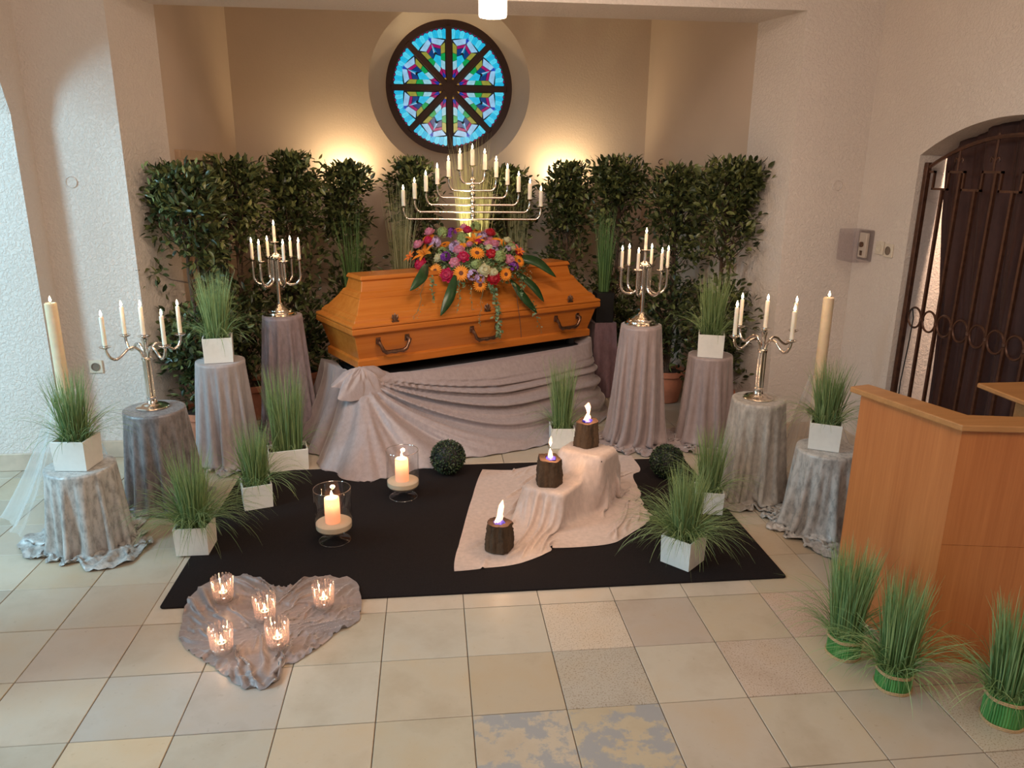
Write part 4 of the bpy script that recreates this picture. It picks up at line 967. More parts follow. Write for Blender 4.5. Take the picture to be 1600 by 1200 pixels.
def fl_mesh(kind):
    q = MB(); rs = np.random.RandomState(abs(hash(kind)) % 1000 if False else sum(map(ord, kind)))
    if kind in ('gerbera',):
        for ring, (np_, L, lift) in enumerate(((20, 1.0, .10), (16, .72, .22))):
            a = np.arange(np_) * 2 * PI / np_ + ring * .15; D = np.stack([np.cos(a), np.sin(a), np.full(np_, lift)], 1)
            leaves(q, D * .16 + np.array([0, 0, .02 + .05 * ring]), D, np.tile([0, 0, 1.0], (np_, 1)) + D * -.1, np.full(np_, L * .86), np.full(np_, .27), rs.uniform(.3, .9, np_), .10)
    elif kind in ('rose', 'rose_red', 'cream', 'pink'):
        q.lathe([(.05, -.3), (.55, -.15), (.72, .15), (.60, .5), (.3, .62), (.02, .5)], 14)
        q.tone[-1][:] = .1
        for ring, (np_, rad, tilt) in enumerate(((5, .30, 1.15), (6, .52, .95), (7, .72, .62), (7, .86, .30))):
            a = np.arange(np_) * 2 * PI / np_ + ring * .5; D = np.stack([np.cos(a) * math.cos(tilt), np.sin(a) * math.cos(tilt), np.full(np_, math.sin(tilt))], 1)
            O = np.stack([np.cos(a) * rad * .55, np.sin(a) * rad * .55, np.full(np_, .25 - ring * .12)], 1); Nn = np.stack([-np.cos(a) * math.sin(tilt), -np.sin(a) * math.sin(tilt), np.full(np_, math.cos(tilt))], 1)
            leaves(q, O, D, Nn, np.full(np_, .62), np.full(np_, .72), rs.uniform(.2, 1, np_) * (0.5 + .16 * ring), -.18)
    elif kind in ('lily', 'orange'):
        np_ = 6; a = np.arange(np_) * PI / 3; D = np.stack([np.cos(a), np.sin(a), np.full(np_, .55)], 1)
        leaves(q, D * .05, D, np.tile([0, 0, 1.0], (np_, 1)) - D * .4, np.where(np.arange(np_) % 2, 1.05, 1.15), np.full(np_, .50), rs.uniform(.4, 1, np_), .25)
        for k in range(5): q.tube([(0, 0, 0), (.12 * math.cos(k * 1.25), .12 * math.sin(k * 1.25), .35), (.2 * math.cos(k * 1.25), .2 * math.sin(k * 1.25), .55)], .025, 5)
    else:
        nf = {'lavender': 26, 'purple': 20, 'green': 40}[kind]
        d = rs.normal(0, 1, (nf, 3)); d[:, 2] = np.abs(d[:, 2]) - .2; d /= np.linalg.norm(d, axis=1)[:, None]
        for k in range(nf):
            X, Y, N = frame_from(d[k]); m_ = 5; a = np.arange(m_) * 2 * PI / m_ + rs.uniform(0, 6)
            D = np.cos(a)[:, None] * X + np.sin(a)[:, None] * Y + N * .35
            leaves(q, np.tile(d[k] * .62, (m_, 1)), D, np.tile(N, (m_, 1)), np.full(m_, .36), np.full(m_, .26), np.full(m_, rs.uniform(.1, 1)), .1)
    return q.mesh('flower_' + kind, M['f_' + kind], False)
FL = {'gerbera': [(-.293, -.079, 1.13, .040), (-.191, -.26, 1.128, .042), (-.049, -.242, 1.255, .041), (.115, -.359, 1.111, .036), (-.076, -.324, 1.047, .037), (-.143, .053, 1.291, .036), (-.042, .031, 1.394, .028), (.088, -.011, 1.385, .031), (.207, -.124, 1.311, .043), (-.255, .087, 1.345, .035), (.267, -.302, 1.189, .035)],
 'rose': [(-.347, .03, 1.163, .040), (-.26, -.188, 1.111, .038), (.027, .009, 1.389, .031), (-.145, -.216, 1.23, .033), (-.264, .07, 1.325, .031)], 'rose_red': [(.017, -.353, 1.091, .036), (.046, -.28, 1.246, .032), (.186, -.047, 1.368, .033), (.311, -.236, 1.234, .024)],
 'lily': [(-.298, .06, 1.229, .062), (.026, -.088, 1.32, .05)], 'orange': [(-.40, .09, 1.215, .034), (.30, -.25, 1.25, .03)],
 'lavender': [(-.219, .065, 1.31, .045), (-.121, -.056, 1.286, .040), (-.125, -.306, 1.116, .038), (.128, -.027, 1.349, .036), (-.08, -.33, 1.09, .03)],
 'pink': [(-.136, -.143, 1.268, .033), (-.206, -.201, 1.194, .030), (.131, -.182, 1.304, .029), (-.335, .09, 1.298, .031), (-.245, .087, 1.382, .031), (.172, -.317, 1.204, .032), (.22, .05, 1.36, .03), (.36, -.02, 1.26, .03), (.05, .10, 1.40, .03), (.30, .06, 1.32, .03)],
 'purple': [(-.089, .044, 1.372, .042), (-.221, -.099, 1.227, .036), (.195, -.338, 1.159, .036)],
 'cream': [(-.242, -.035, 1.211, .028), (-.048, -.329, 1.147, .036), (.301, -.096, 1.312, .028), (.062, -.226, 1.284, .024), (.01, -.36, 1.13, .026)],
 'green': [(.1, -.302, 1.229, .044), (-.153, .063, 1.381, .039), (.085, -.009, 1.419, .035), (.284, -.178, 1.277, .033), (-.088, -.294, 1.187, .034), (-.01, .018, 1.336, .043), (-.177, .03, 1.25, .031), (.24, -.02, 1.34, .035)]}
_rs = np.random.RandomState(77)
for _ in range(34):     # small blooms filling the crown and the back of the dome
    _a = _rs.uniform(0, 2 * PI); _u = _rs.uniform(.15, .95); _p = E0 + np.array([math.cos(_a) * _u, math.sin(_a) * _u, math.sqrt(max(0, 1 - _u * _u))]) * ER * 1.0
    FL[('pink', 'orange', 'cream', 'gerbera', 'lavender', 'rose', 'pink')[_ % 7]].append((_p[0], _p[1], _p[2], _rs.uniform(.019, .027)))
FM = {}
for kind, lst in FL.items():
    me = FM[kind] = fl_mesh(kind)
    for k, (x, y, z, r) in enumerate(lst):
        nv = (np.array([x, y, z]) - E0) / ER ** 2; nv /= np.linalg.norm(nv); nv = nv + np.array([-.15, -.45, .2]); X, Y, N = frame_from(nv)
        o = bpy.data.objects.new({'rose_red': 'rose', 'cream': 'cream_rose', 'pink': 'carnation', 'green': 'green_bloom', 'purple': 'orchid', 'lavender': 'delphinium', 'orange': 'small_lily'}.get(kind, kind), me); COL.objects.link(o); o.parent = fa
        c = math.cos(k * 1.7); s_ = math.sin(k * 1.7); X2 = X * c + Y * s_; Y2 = -X * s_ + Y * c; rr = r * 1.42
        pz = np.array([x, y, z - ZB]) + N * .004
        o.matrix_local = Matrix([[X2[i] * rr, Y2[i] * rr, N[i] * rr, pz[i]] for i in range(3)] + [[0, 0, 0, 1]])
        if kind == 'gerbera':
            if k == 0: q = MB(); q.lathe([(.30, 0), (.28, .08), (.15, .11), (.01, .09)], 14, (0, 0, .06)); cm = q.mesh('gerbera_centre', M['fc_gerbera'])
            cc = bpy.data.objects.new('flower_centre', cm); COL.objects.link(cc); cc.parent = o
def blade(q, pts, wmax, N, fold=.15):
    P = np.array(pts, float); tt = np.linspace(0, 1, 12); k = np.linspace(0, 1, len(P)); Pc = np.stack([np.interp(tt, k, P[:, i]) for i in range(3)], 1)
    for _ in range(2): Pc[1:-1] = (Pc[:-2] + 2 * Pc[1:-1] + Pc[2:]) / 4
    D = np.gradient(Pc, axis=0); D /= np.linalg.norm(D, axis=1)[:, None]; S = np.cross(D, np.array(N, float)); S /= np.linalg.norm(S, axis=1)[:, None]; U = np.cross(S, D)
    w = wmax * np.sin(PI * np.clip(tt * .93 + .06, 0, 1)) ** .8 / 2; V = np.stack([Pc - S * w[:, None] + U * (w * fold)[:, None], Pc, Pc + S * w[:, None] + U * (w * fold)[:, None]], 1).reshape(-1, 3)
    q.add(V, [(3 * i + j, 3 * i + j + 1, 3 * i + j + 4, 3 * i + j + 3) for i in range(11) for j in (0, 1)])
for pts, w in (([(-.44, -.22, 1.205), (-.53, -.33, 1.14), (-.64, -.36, 1.055)], .072), ([(-.25, -.28, 1.12), (-.33, -.345, .995), (-.42, -.37, .868)], .075), ([(.28, -.24, 1.215), (.43, -.31, 1.18), (.57, -.36, 1.06)], .078),
               ([(.265, -.28, 1.11), (.385, -.34, .995), (.455, -.37, .885)], .065), ([(.20, -.30, 1.06), (.28, -.36, .925), (.39, -.375, .81)], .07)):
    q = MB(); blade(q, [(x, y, z - ZB) for x, y, z in pts], w, (0, -1, .5)); o = q.build('large_leaf', M['big_leaf'], fa); md = o.modifiers.new('thick', 'SOLIDIFY'); md.thickness = .0015
def trail(pts, dens, wid, ls):
    q = MB(); P = np.array(pts, float); P[:, 2] -= ZB; L = np.linalg.norm(np.diff(P, axis=0), axis=1).sum(); tt = np.linspace(0, 1, 14); k = np.linspace(0, 1, len(P)); C = np.stack([np.interp(tt, k, P[:, i]) for i in range(3)], 1); C[1:-1, 0] += rs.normal(0, .006, 12)
    q.tube(C, .0014, 4); n = max(6, int(dens * L)); u = rs.uniform(0, 1, n); B = np.stack([np.interp(u, tt, C[:, i]) for i in range(3)], 1) + rs.normal(0, wid, (n, 3)) * np.array([1, .5, .3])
    leaves(q, B, rs.normal(0, 1, (n, 3)) + np.array([0, -.3, -.8]), rs.normal(0, .6, (n, 3)) + np.array([0, -1, .3]), rs.uniform(.6, 1.2, n) * ls, rs.uniform(.6, 1.0, n) * ls, rs.uniform(0, 1, n)); q.build('ivy_trail', M['ivy'], fa, smooth=False)
trail([(-.46, -.31, 1.14), (-.463, -.345, 1.07), (-.48, -.36, .965)], 130, .010, .024); trail([(-.255, -.33, 1.09), (-.256, -.35, .98), (-.288, -.36, .872)], 110, .008, .016); trail([(-.16, -.34, 1.05), (-.162, -.36, .88)], 80, .008, .013); trail([(-.06, -.34, 1.05), (-.10, -.36, .84), (-.10, -.37, .76)], 60, .010, .010)
trail([(.024, -.34, 1.06), (.025, -.355, .934), (.052, -.375, .80), (.044, -.375, .655)], 330, .013, .026); trail([(-.01, -.34, 1.066), (-.003, -.35, .99)], 190, .012, .026); trail([(.283, -.33, 1.09), (.256, -.36, .953)], 150, .012, .024); trail([(.36, -.35, .90), (.374, -.375, .80), (.437, -.375, .65)], 120, .010, .018); q = MB(); q.tube([(.21, -.36, 1.02 - ZB), (.245, -.325, .90 - ZB), (.25, -.345, .80 - ZB), (.275, -.33, .70 - ZB), (.30, -.30, .62 - ZB)], .0022, 5); q.build('bare_stem', M['bark'], fa)
trail([(-.50, -.28, 1.12), (-.56, -.34, .95), (-.62, -.36, .86)], 70, .02, .008)

# ------------------------------------------------------------------ hedge columns in terracotta pots
def hedge_meshes(seed, H=1.87, wd=.20):
    rs = np.random.RandomState(seed); tr = MB()
    tr.tube([(0, 0, .25), (.012, .01, .7), (-.01, 0, 1.2), (.0, .01, 1.6)], [.017, .015, .012, .006], 8)
    tr.tube([(0.03, .01, .25), (.045, .02, .9), (.06, -.02, 1.5)], [.010, .009, .004], 6)
    q = MB(); P = []; D = []
    for zone, nb in (('crown', 68), ('mid', 15), ('low', 44)):
        for k in range(nb):
            a = rs.uniform(0, 2 * PI)
            if zone == 'crown': z = H - .03 - .48 * rs.uniform(0, 1) ** 1.2; rr = wd * rs.uniform(.05, 1.0) ** .55 * math.sqrt(max(.12, 1 - max(0, (z - H + .22) / .24) ** 2))
            elif zone == 'mid': z = rs.uniform(.90, H - .48); rr = wd * rs.uniform(.5, 1.0)
            else: z = rs.uniform(.36, .95); rr = wd * rs.uniform(.3, 1.02)
            ctr = np.array([rr * math.cos(a), rr * math.sin(a), z]); root = np.array([0, 0, max(.3, z - rs.uniform(.06, .22))])
            tr.tube([root, root * .4 + ctr * .6 + np.array([0, 0, -.02]), ctr], [.005, .0035, .0015], 5)
            n = int(rs.uniform(20, 36)); c_ = ctr + rs.normal(0, .042, (n, 3)); P.append(c_); D.append((c_ - ctr) * 8 + np.array([math.cos(a) * .4, math.sin(a) * .4, .3]) + rs.normal(0, .5, (n, 3)))
    P = np.concatenate(P); D = np.concatenate(D); P[:, 2] = np.minimum(P[:, 2], H - .01 + rs.normal(0, .014, len(P))); n = len(P)
    tone = np.clip(rs.uniform(0, 1, n) ** 2.0 * .8, 0, 1)
    leaves(q, P, D, np.array([0, 0, 1.0]) + rs.normal(0, .55, (n, 3)), rs.uniform(.040, .072, n), rs.uniform(.022, .036, n), tone, .12)
    n = 70; S = np.stack([rs.uniform(-wd * .8, wd * .8, n), rs.uniform(-wd * .8, wd * .8, n), H - .03 + rs.uniform(-.2, .05, n)], 1); leaves(q, S, np.stack([rs.normal(0, .5, n), rs.normal(0, .5, n), np.ones(n)], 1), rs.normal(0, 1, (n, 3)), rs.uniform(.035, .055, n), rs.uniform(.018, .026, n), rs.uniform(.7, 1, n))
    return tr.mesh('branches', M['bark'], True), q.mesh('foliage', M['hedge_leaf'], False)
HM = [hedge_meshes(s, wd=w_) for s, w_ in ((21, .205), (22, .195), (23, .175), (24, .170))]
q = MB(); q.lathe([(.105, 0), (.12, .01), (.150, .225), (.166, .23), (.168, .272), (.158, .276), (.146, .262), (.14, .245)], 32, caps=False); PT = q.mesh('pot', M['terracotta'])
q = MB(); q.lathe([(.142, .246), (.08, .252), (.001, .25)], 24, caps=False); SO = q.mesh('soil', M['soil'])
HED = [(-1.31, 1.81), (-1.15, 2.42), (-.816, 2.75), (-.435, 3.0), (.097, 3.3), (.899, 3.4), (1.407, 3.4), (1.80, 3.15), (2.12, 2.60), (2.27, 1.95)]
HV_ = [0, 1, 2, 3, 2, 3, 2, 1, 0, 1]
HL = ['first from the left before the pillar', 'second from the left', 'third from the left', 'fourth from the left, at the left glow', 'fifth from the left below the round window', 'sixth from the left', 'seventh from the left, at the right glow', 'eighth from the left above the black vase', 'ninth from the left in the row', 'tenth from the left, last before the right wall']
for k, (x, y) in enumerate(HED):
    h = thing('potted_laurel', 'dark laurel column in a terracotta pot, ' + HL[k], 'hedge plant', (x, y, 0), k * 1.37, 'laurel columns behind the coffin')
    for nm, me, kd in (('pot', PT, None), ('soil', SO, None), ('branches', HM[HV_[k]][0], None), ('foliage', HM[HV_[k]][1], 'stuff')):
        o = bpy.data.objects.new(nm, me); COL.objects.link(o); o.parent = h
        if kd: o['kind'] = kd
    h.scale = (1, 1, 1 + .012 * ((k * 7) % 5 - 2))

# ------------------------------------------------------------------ white pots with grass
def white_pot(label, loc, rz, w, h, kind, seed, Hg, n=330, rect=None, m='grass', lean=.22, droop=.3, over=1.0, wd=.0036):
    t = thing('potted_grass', label, 'potted grass', loc, rz, 'grass tufts in white pots')
    q = MB(); d = rect if rect else w
    a, c = w / 2, d / 2; th = .007
    loops = [(a - .006, c - .006, 0), (a - .003, c - .003, .002), (a, c, h - .002), (a - .001, c - .001, h), (a - th, c - th, h), (a - th - .002, c - th - .002, h - .03)]
    V = []; F = [(3, 2, 1, 0)]
    for x, y, z in loops: V += [(-x, -y, z), (x, -y, z), (x, y, z), (-x, y, z)]
    for k in range(len(loops) - 1):
        for i in range(4): j = (i + 1) % 4; F.append((4 * k + i, 4 * k + j, 4 * k + 4 + j, 4 * k + 4 + i))
    q.add(V, F); q.build('pot', M['pot_white'], t, smooth=False)
    q = MB(); q.box((0, 0, h - .03), (w - .02, d - .02, .012)); q.build('soil', M['soil'], t, smooth=False)
    q = MB(); grass(q, int(n * 1.35), w * .36, Hg, seed, lean=lean, droop=droop, zmin=-(h - .025) - loc[2] + (loc[2] if True else 0), rect=(w * .36, d * .36) if rect else None, over=over, wd=wd)
    o = q.build('grass_blades', M[m], t, smooth=False, kind='stuff'); o.location = (0, 0, h - .025); return t
white_pot('white cube pot of thin grass on the low silver pedestal at far left', (-1.505, .425, .421), math.radians(-6), .158, .148, 0, 31, .37, 380, lean=.24, droop=.22, over=1.0)
white_pot('white cube pot of tall grass on the smooth grey pedestal at left', (-1.10, 1.515, .671), math.radians(12), .172, .155, 0, 32, .44, 380, lean=.22, droop=.25, over=.95)
white_pot('white cube pot with bushy drooping grass at the left front corner of the carpet', (-.96, .305, .009), 0, .158, .145, 0, 33, .43, 620, lean=.26, droop=.55, over=.92)
white_pot('white cube pot of grass standing on the carpet behind the left front pot', (-.775, .81, .009), math.radians(18), .158, .138, 0, 34, .39, 380, lean=.22, droop=.33, over=.85)
white_pot('white oblong trough of upright grass beside the left tall pedestals', (-.70, 1.36, 0), math.radians(14), .24, .14, 0, 35, .57, 360, rect=.15, lean=.14, droop=.12, over=.7)
white_pot('white cube pot of grass before the bier cloth behind the topmost torch log', (1.095, 1.62, 0), math.radians(-4), .165, .145, 0, 36, .51, 340, lean=.20, droop=.25, over=.7)
white_pot('white cube pot of grass on the tall pale pedestal at right', (2.09, 1.585, .631), math.radians(-20), .170, .155, 0, 37, .44, 380, lean=.22, droop=.25, over=.9, m='grass')
white_pot('white cube pot of dense grass on the low silver pedestal beside the lectern', (2.245, .30, .451), math.radians(-29), .155, .142, 0, 38, .36, 420, lean=.26, droop=.3, over=.9)
white_pot('white cube pot set cornerwise with drooping grass at the right front of the carpet', (1.405, -.035, .009), math.radians(42), .158, .145, 0, 39, .40, 640, lean=.22, droop=.55, over=.95)
white_pot('white cube pot of grass half hidden behind the right front pot', (1.735, .52, .009), math.radians(-14), .150, .128, 0, 40, .40, 360, lean=.22, droop=.35, over=.85)

# tall grass behind the coffin
def tall_grass(label, loc, r, h, m, seed, n, lean, vase='vase_black', vh=.5, vr=.08, wd=.005, straight=0, droop=.03):
    t = thing('vase_of_grass', label, 'vase of grass', loc)
    q = MB(); q.box((0, 0, vh / 2), (vr * 2, vr * 2, vh), bev=.006); q.build('vase', M[vase], t)
    q = MB(); grass(q, n, r, h, seed, lean=lean, droop=droop, wd=wd, seg=8, straight=straight, over=.8); o = q.build('grass_blades', M[m], t, smooth=False, kind='stuff'); o.location = (0, 0, vh + .002)
tall_grass('tall green reed grass in a dark vase behind the left end of the coffin', (-.385, 2.76, 0), .045, .82, 'reed', 41, 150, .16, vh=.72)
tall_grass('tall pale grass in a dark vase behind the coffin, left of the wide candelabrum', (-.02, 2.98, 0), .05, .98, 'grass_pale', 42, 170, .16, vh=.74)
tall_grass('tallest straw yellow grass lit from below right behind the wide candelabrum', (.575, 3.14, 0), .10, 1.18, 'grass_yellow', 43, 330, .12, vh=.90, vr=.11)
tall_grass('tall pale grass in a dark vase behind the coffin, right of the wide candelabrum', (.96, 3.26, 0), .055, .92, 'grass_pale', 44, 170, .12, vh=.82)
s9 = (1.625, 2.82)
t = thing('draped_pedestal', 'square plum velvet draped pedestal under the black vase behind the coffin', 'pedestal', (s9[0], s9[1], 0), .1)
q = MB(); V = []; NT = 80
for k in range(25):
    u = k / 24; s = .093 + .035 * u; z = .625 * (1 - u) + .004
    for i in range(NT):
        a = 2 * PI * i / NT; mx = max(abs(math.cos(a)), abs(math.sin(a))); rr = s / (mx ** .92) + .012 * u * math.sin(a * 9 + 1) ; V.append((rr * math.cos(a), rr * math.sin(a), z))
V.append((0, 0, .629)); q.add(V, [(k * NT + (i + 1) % NT, k * NT + i, (k + 1) * NT + i, (k + 1) * NT + (i + 1) % NT) for k in range(24) for i in range(NT)] + [(i, (i + 1) % NT, len(V) - 1) for i in range(NT)])
q.build('drape', M['velvet_plum'], t)
tall_grass('green upright reed grass in a black square vase on the plum pedestal', (s9[0], s9[1], .630), .042, .66, 'reed', 45, 190, .13, vh=.245, vr=.075)

# ------------------------------------------------------------------ boxwood balls
def ball(label, loc, r, seed):
    rs = np.random.RandomState(seed); t = thing('boxwood_ball', label, 'topiary ball', loc, seed, 'boxwood balls')
    q = MB(); q.lathe([(r * .9 * math.sin(a), -r * .9 * math.cos(a)) for a in np.linspace(.02, PI - .02, 16)], 24, (0, 0, r)); q.build('core', M['black'], t)
    n = 2400; d = rs.normal(0, 1, (n, 3)); d /= np.linalg.norm(d, axis=1)[:, None]; P = d * r * rs.uniform(.88, .95, n)[:, None] + np.array([0, 0, r])
    q = MB(); leaves(q, P, d * .8 + rs.normal(0, .6, (n, 3)), d + rs.normal(0, .4, (n, 3)), rs.uniform(.010, .017, n), rs.uniform(.006, .010, n), rs.uniform(0, 1, n) ** 2.5); q.build('foliage', M['box_leaf'], t, smooth=False, kind='stuff')
ball('round clipped boxwood ball on the carpet in front of the bier cloth', (.302, 1.16, .010), .108, 51)
ball('round clipped boxwood ball on the carpet between the step cloth and grass pots', (1.64, .985, .010), .105, 52)

# ------------------------------------------------------------------ hurricane glasses
def lantern(which, loc, label, lb2):
    t = thing('hurricane_glass', label, 'candle glass', loc, 0, 'hurricane glasses on the carpet')
    q = MB(); q.lathe([(.079, 0), (.080, .003), (.070, .007), (.030, .016), (.014, .028), (.013, .045), (.030, .056)], 40, caps=False); q.build('foot', M['glass_thin'], t)
    q = MB(); q.lathe([(.002, .055), (.060, .057), (.086, .064), (.0925, .075), (.0925, .285), (.0915, .287), (.0905, .285), (.0905, .078), (.085, .068), (.002, .061)], 48, caps=False); q.build('bowl', M['glass_thin'], t)
    q = MB(); q.lathe([(.010, .062), (.082, .069), (.0895, .078), (.0895, .102), (.085, .105), (.045, .1035), (.001, .102)], 40, caps=False); q.build('sand', M['sand'], t, kind='stuff')
    q = MB(); q.tube([(.0915 * math.cos(a), .0915 * math.sin(a), .286) for a in np.linspace(0, 2 * PI, 49)], .0018, 6, caps=False); q.build('rim', M['glass_base'], t)
    q = MB(); q.tube([(.079 * math.cos(a), .079 * math.sin(a), .003) for a in np.linspace(0, 2 * PI, 49)], .0018, 6, caps=False); q.build('foot_rim', M['glass_base'], t)
    c = candle_proto('pillar_candle', lb2, .0385, .136, M['wax_glow'], .030, True); c.location = (loc[0] - .004, loc[1], loc[2] + .102); c['group'] = 'pillar candles in the hurricane glasses'
    light('candle_light', 'POINT', (loc[0] - .004, loc[1], loc[2] + .262), 1.0, (1.0, .62, .33), size=.012)
    light('candle_light', 'POINT', (loc[0] - .004, loc[1], loc[2] + .215), 0.55, (1.0, .58, .28), size=.008)  # second light inside the wax, added to make the candle body glow
lantern(0, up(-.295, .350, .009), 'footed glass cylinder with sand and a pillar candle at the front of the carpet', 'lit cream pillar candle inside the front hurricane glass')
lantern(1, up(.036, .855, .009), 'footed glass cylinder with sand and a pillar candle near the boxwood ball', 'lit cream pillar candle inside the rear hurricane glass')

# ------------------------------------------------------------------ stepped cloth with the three torch logs
def rot_box(c, a, hx, hy, X, Y):
    ca, sa = math.cos(a), math.sin(a); u = (X - c[0]) * ca + (Y - c[1]) * sa; v = -(X - c[0]) * sa + (Y - c[1]) * ca; return (np.abs(u) < hx) & (np.abs(v) < hy)
BX1 = ((.862, .560), math.radians(-39), .128, .118, .172); BX2 = ((1.092, .738), math.radians(-39), .140, .110, .300)
for (c, a, hx, hy, hz), lb in ((BX1, 'lower hidden box under the pale cloth carrying the middle torch log'), (BX2, 'higher hidden box under the pale cloth carrying the rear torch log')):
    t = thing('step_box', lb, 'box', (c[0], c[1], .009), a); q = MB(); q.box((0, 0, hz / 2 - .006), (hx * 2 - .01, hy * 2 - .01, hz - .016), bev=.004); q.build('box_body', M['black'], t)
gx = np.arange(.15, 1.70, .0125); gy = np.arange(-.20, 1.80, .0125); GX, GY = np.meshgrid(gx, gy, indexing='ij')
ob = np.full(GX.shape, .010)
for c, a, hx, hy, hz in (BX1, BX2): ob = np.where(rot_box(c, a, hx, hy, GX, GY), hz + .009, ob)
Z = ob.copy(); kg = 2.6 * .0125 ** 2 / 4
for _ in range(700):
    A = (np.roll(Z, 1, 0) + np.roll(Z, -1, 0) + np.roll(Z, 1, 1) + np.roll(Z, -1, 1)) / 4 - kg; Z = np.maximum(ob, A)
STEP = [(.301, -.041), (.35, .251), (.411, .617), (.505, 1.108), (.564, 1.206), (.702, 1.163), (.90, 1.25), (1.096, 1.36), (1.32, 1.40), (1.50, 1.34), (1.525, 1.11), (1.445, 1.05), (1.386, .615), (1.388, .467), (1.316, .365), (1.079, .138), (.981, .14), (.795, .157), (.766, .114), (.592, -.008), (.45, -.01)]
def polar(poly, c, nth, rings):
    P = np.array(poly) - np.array(c); a = np.arctan2(P[:, 1], P[:, 0]); r = np.hypot(P[:, 0], P[:, 1]); o = np.argsort(a); a, r = a[o], r[o]
    a = np.r_[a - 2 * PI, a, a + 2 * PI]; r = np.r_[r, r, r]; th = np.arange(nth) * 2 * PI / nth - PI
    # follow the straight outline edges
    i = np.searchsorted(a, th) - 1; ax, ay = r[i] * np.cos(a[i]), r[i] * np.sin(a[i]); bx_, by_ = r[i + 1] * np.cos(a[i + 1]), r[i + 1] * np.sin(a[i + 1])
    dx, dy = bx_ - ax, by_ - ay; den = np.cos(th) * dy - np.sin(th) * dx; R = (ax * dy - ay * dx) / den
    for _ in range(3): R = (np.roll(R, 1) + 2 * R + np.roll(R, -1)) / 4
    t = np.linspace(0, 1, rings + 1)[1:]; return c[0] + np.outer(t, R * np.cos(th)), c[1] + np.outer(t, R * np.sin(th)), t, th, R
def bil(X, Y):
    u = np.clip((X - gx[0]) / .0125, 0, len(gx) - 1.01); v = np.clip((Y - gy[0]) / .0125, 0, len(gy) - 1.01); i = u.astype(int); j = v.astype(int); fu = u - i; fv = v - j
    return Z[i, j] * (1 - fu) * (1 - fv) + Z[i + 1, j] * fu * (1 - fv) + Z[i, j + 1] * (1 - fu) * fv + Z[i + 1, j + 1] * fu * fv
def edge_pts(L, n):
    L = np.array(L, float); s = np.r_[0, np.cumsum(np.linalg.norm(np.diff(L, axis=0), axis=1))]; s /= s[-1]; t = np.linspace(0, 1, n); Q = np.stack([np.interp(t, s, L[:, i]) for i in (0, 1)], 1)
    for _ in range(2): Q[1:-1] = (Q[:-2] + 2 * Q[1:-1] + Q[2:]) / 4
    return Q
SR, SN = 112, 104
eL = edge_pts([(.301, -.041), (.35, .251), (.411, .617), (.505, 1.108), (.53, 1.18)], SR); eR = edge_pts([(1.388, .467), (1.386, .615), (1.44, 1.05), (1.53, 1.11), (1.50, 1.34)], SR)
eB = edge_pts([(.301, -.041), (.45, -.01), (.592, -.008), (.766, .114), (.795, .157), (.981, .14), (1.079, .138), (1.316, .365), (1.388, .467)], SN); eT = edge_pts([(.53, 1.18), (.702, 1.163), (.90, 1.25), (1.096, 1.36), (1.32, 1.40), (1.50, 1.34)], SN)
u = np.linspace(0, 1, SN)[None, :, None]; v = np.linspace(0, 1, SR)[:, None, None]
XY = (1 - v) * eB[None] + v * eT[None] + (1 - u) * eL[:, None] + u * eR[:, None] - ((1 - u) * (1 - v) * eB[0] + u * (1 - v) * eB[-1] + (1 - u) * v * eT[0] + u * v * eT[-1])
P = np.concatenate([XY, (bil(XY[..., 0], XY[..., 1]) + .004)[..., None]], 2); ru, rv = grid_rest(P)
rs = np.random.RandomState(9)
nz = sum(np.sin(P[..., 0] * rs.uniform(-30, 30) + P[..., 1] * rs.uniform(-30, 30) + rs.uniform(0, 6)) for _ in range(8)) / 4
leftf = np.clip((.75 - XY[..., 0]) * 3, 0, 1)
ru = ru * (1.035 + .06 * leftf); rv = rv[...] * 1.035
P[..., 2] += np.abs(nz) * .022
soft = np.zeros(P.shape[:2]); soft[0] = soft[-1] = 1; soft[:, 0] = soft[:, -1] = 1
def scol(P, Q):
    for (bc, a, hx, hy, hz) in (BX1, BX2):
        ca, sa = math.cos(a), math.sin(a); X_, Y_ = P[..., 0] - bc[0], P[..., 1] - bc[1]; U_ = X_ * ca + Y_ * sa; V_ = -X_ * sa + Y_ * ca
        du = hx + .004 - np.abs(U_); dv = hy + .004 - np.abs(V_); dw = hz + .013 - P[..., 2]; ins = (du > 0) & (dv > 0) & (dw > 0); mn = np.minimum(np.minimum(du, dv), dw)
        P[..., 2] = np.where(ins & (mn == dw), hz + .013, P[..., 2]); U2 = np.where(ins & (mn == du), np.sign(U_) * (hx + .004), U_); V2 = np.where(ins & (mn == dv), np.sign(V_) * (hy + .004), V_)
        P[..., 0] = bc[0] + U2 * ca - V2 * sa; P[..., 1] = bc[1] + U2 * sa + V2 * ca
        top_ = ins & (mn == dw)
        for k_ in (0, 1): P[..., k_] = np.where(top_, Q[..., k_] + (P[..., k_] - Q[..., k_]) * .2, P[..., k_])
    P[..., 2] = np.where((P[..., 0] - .532) ** 2 + (P[..., 1] - .19) ** 2 < .078 ** 2, np.minimum(P[..., 2], .0155), P[..., 2])
    fl = P[..., 2] < .012; P[..., 2] = np.maximum(P[..., 2], .012)
    for k_ in (0, 1): P[..., k_] = np.where(fl, Q[..., k_] + (P[..., k_] - Q[..., k_]) * .3, P[..., k_])
P = cloth(P, ru, rv, soft=soft, soft_k=.10, steps=170, collide=scol, bend=.07, seed=3, noise_amp=.002, g=.0011)
o = bpy.data.objects.new('step_cloth', grid_mesh('step_cloth', M['velvet_step'], P, flip=True)); COL.objects.link(o); tag(o, 'pale rose-grey velvet cloth spread in steps over two hidden boxes on the carpet', 'cloth')

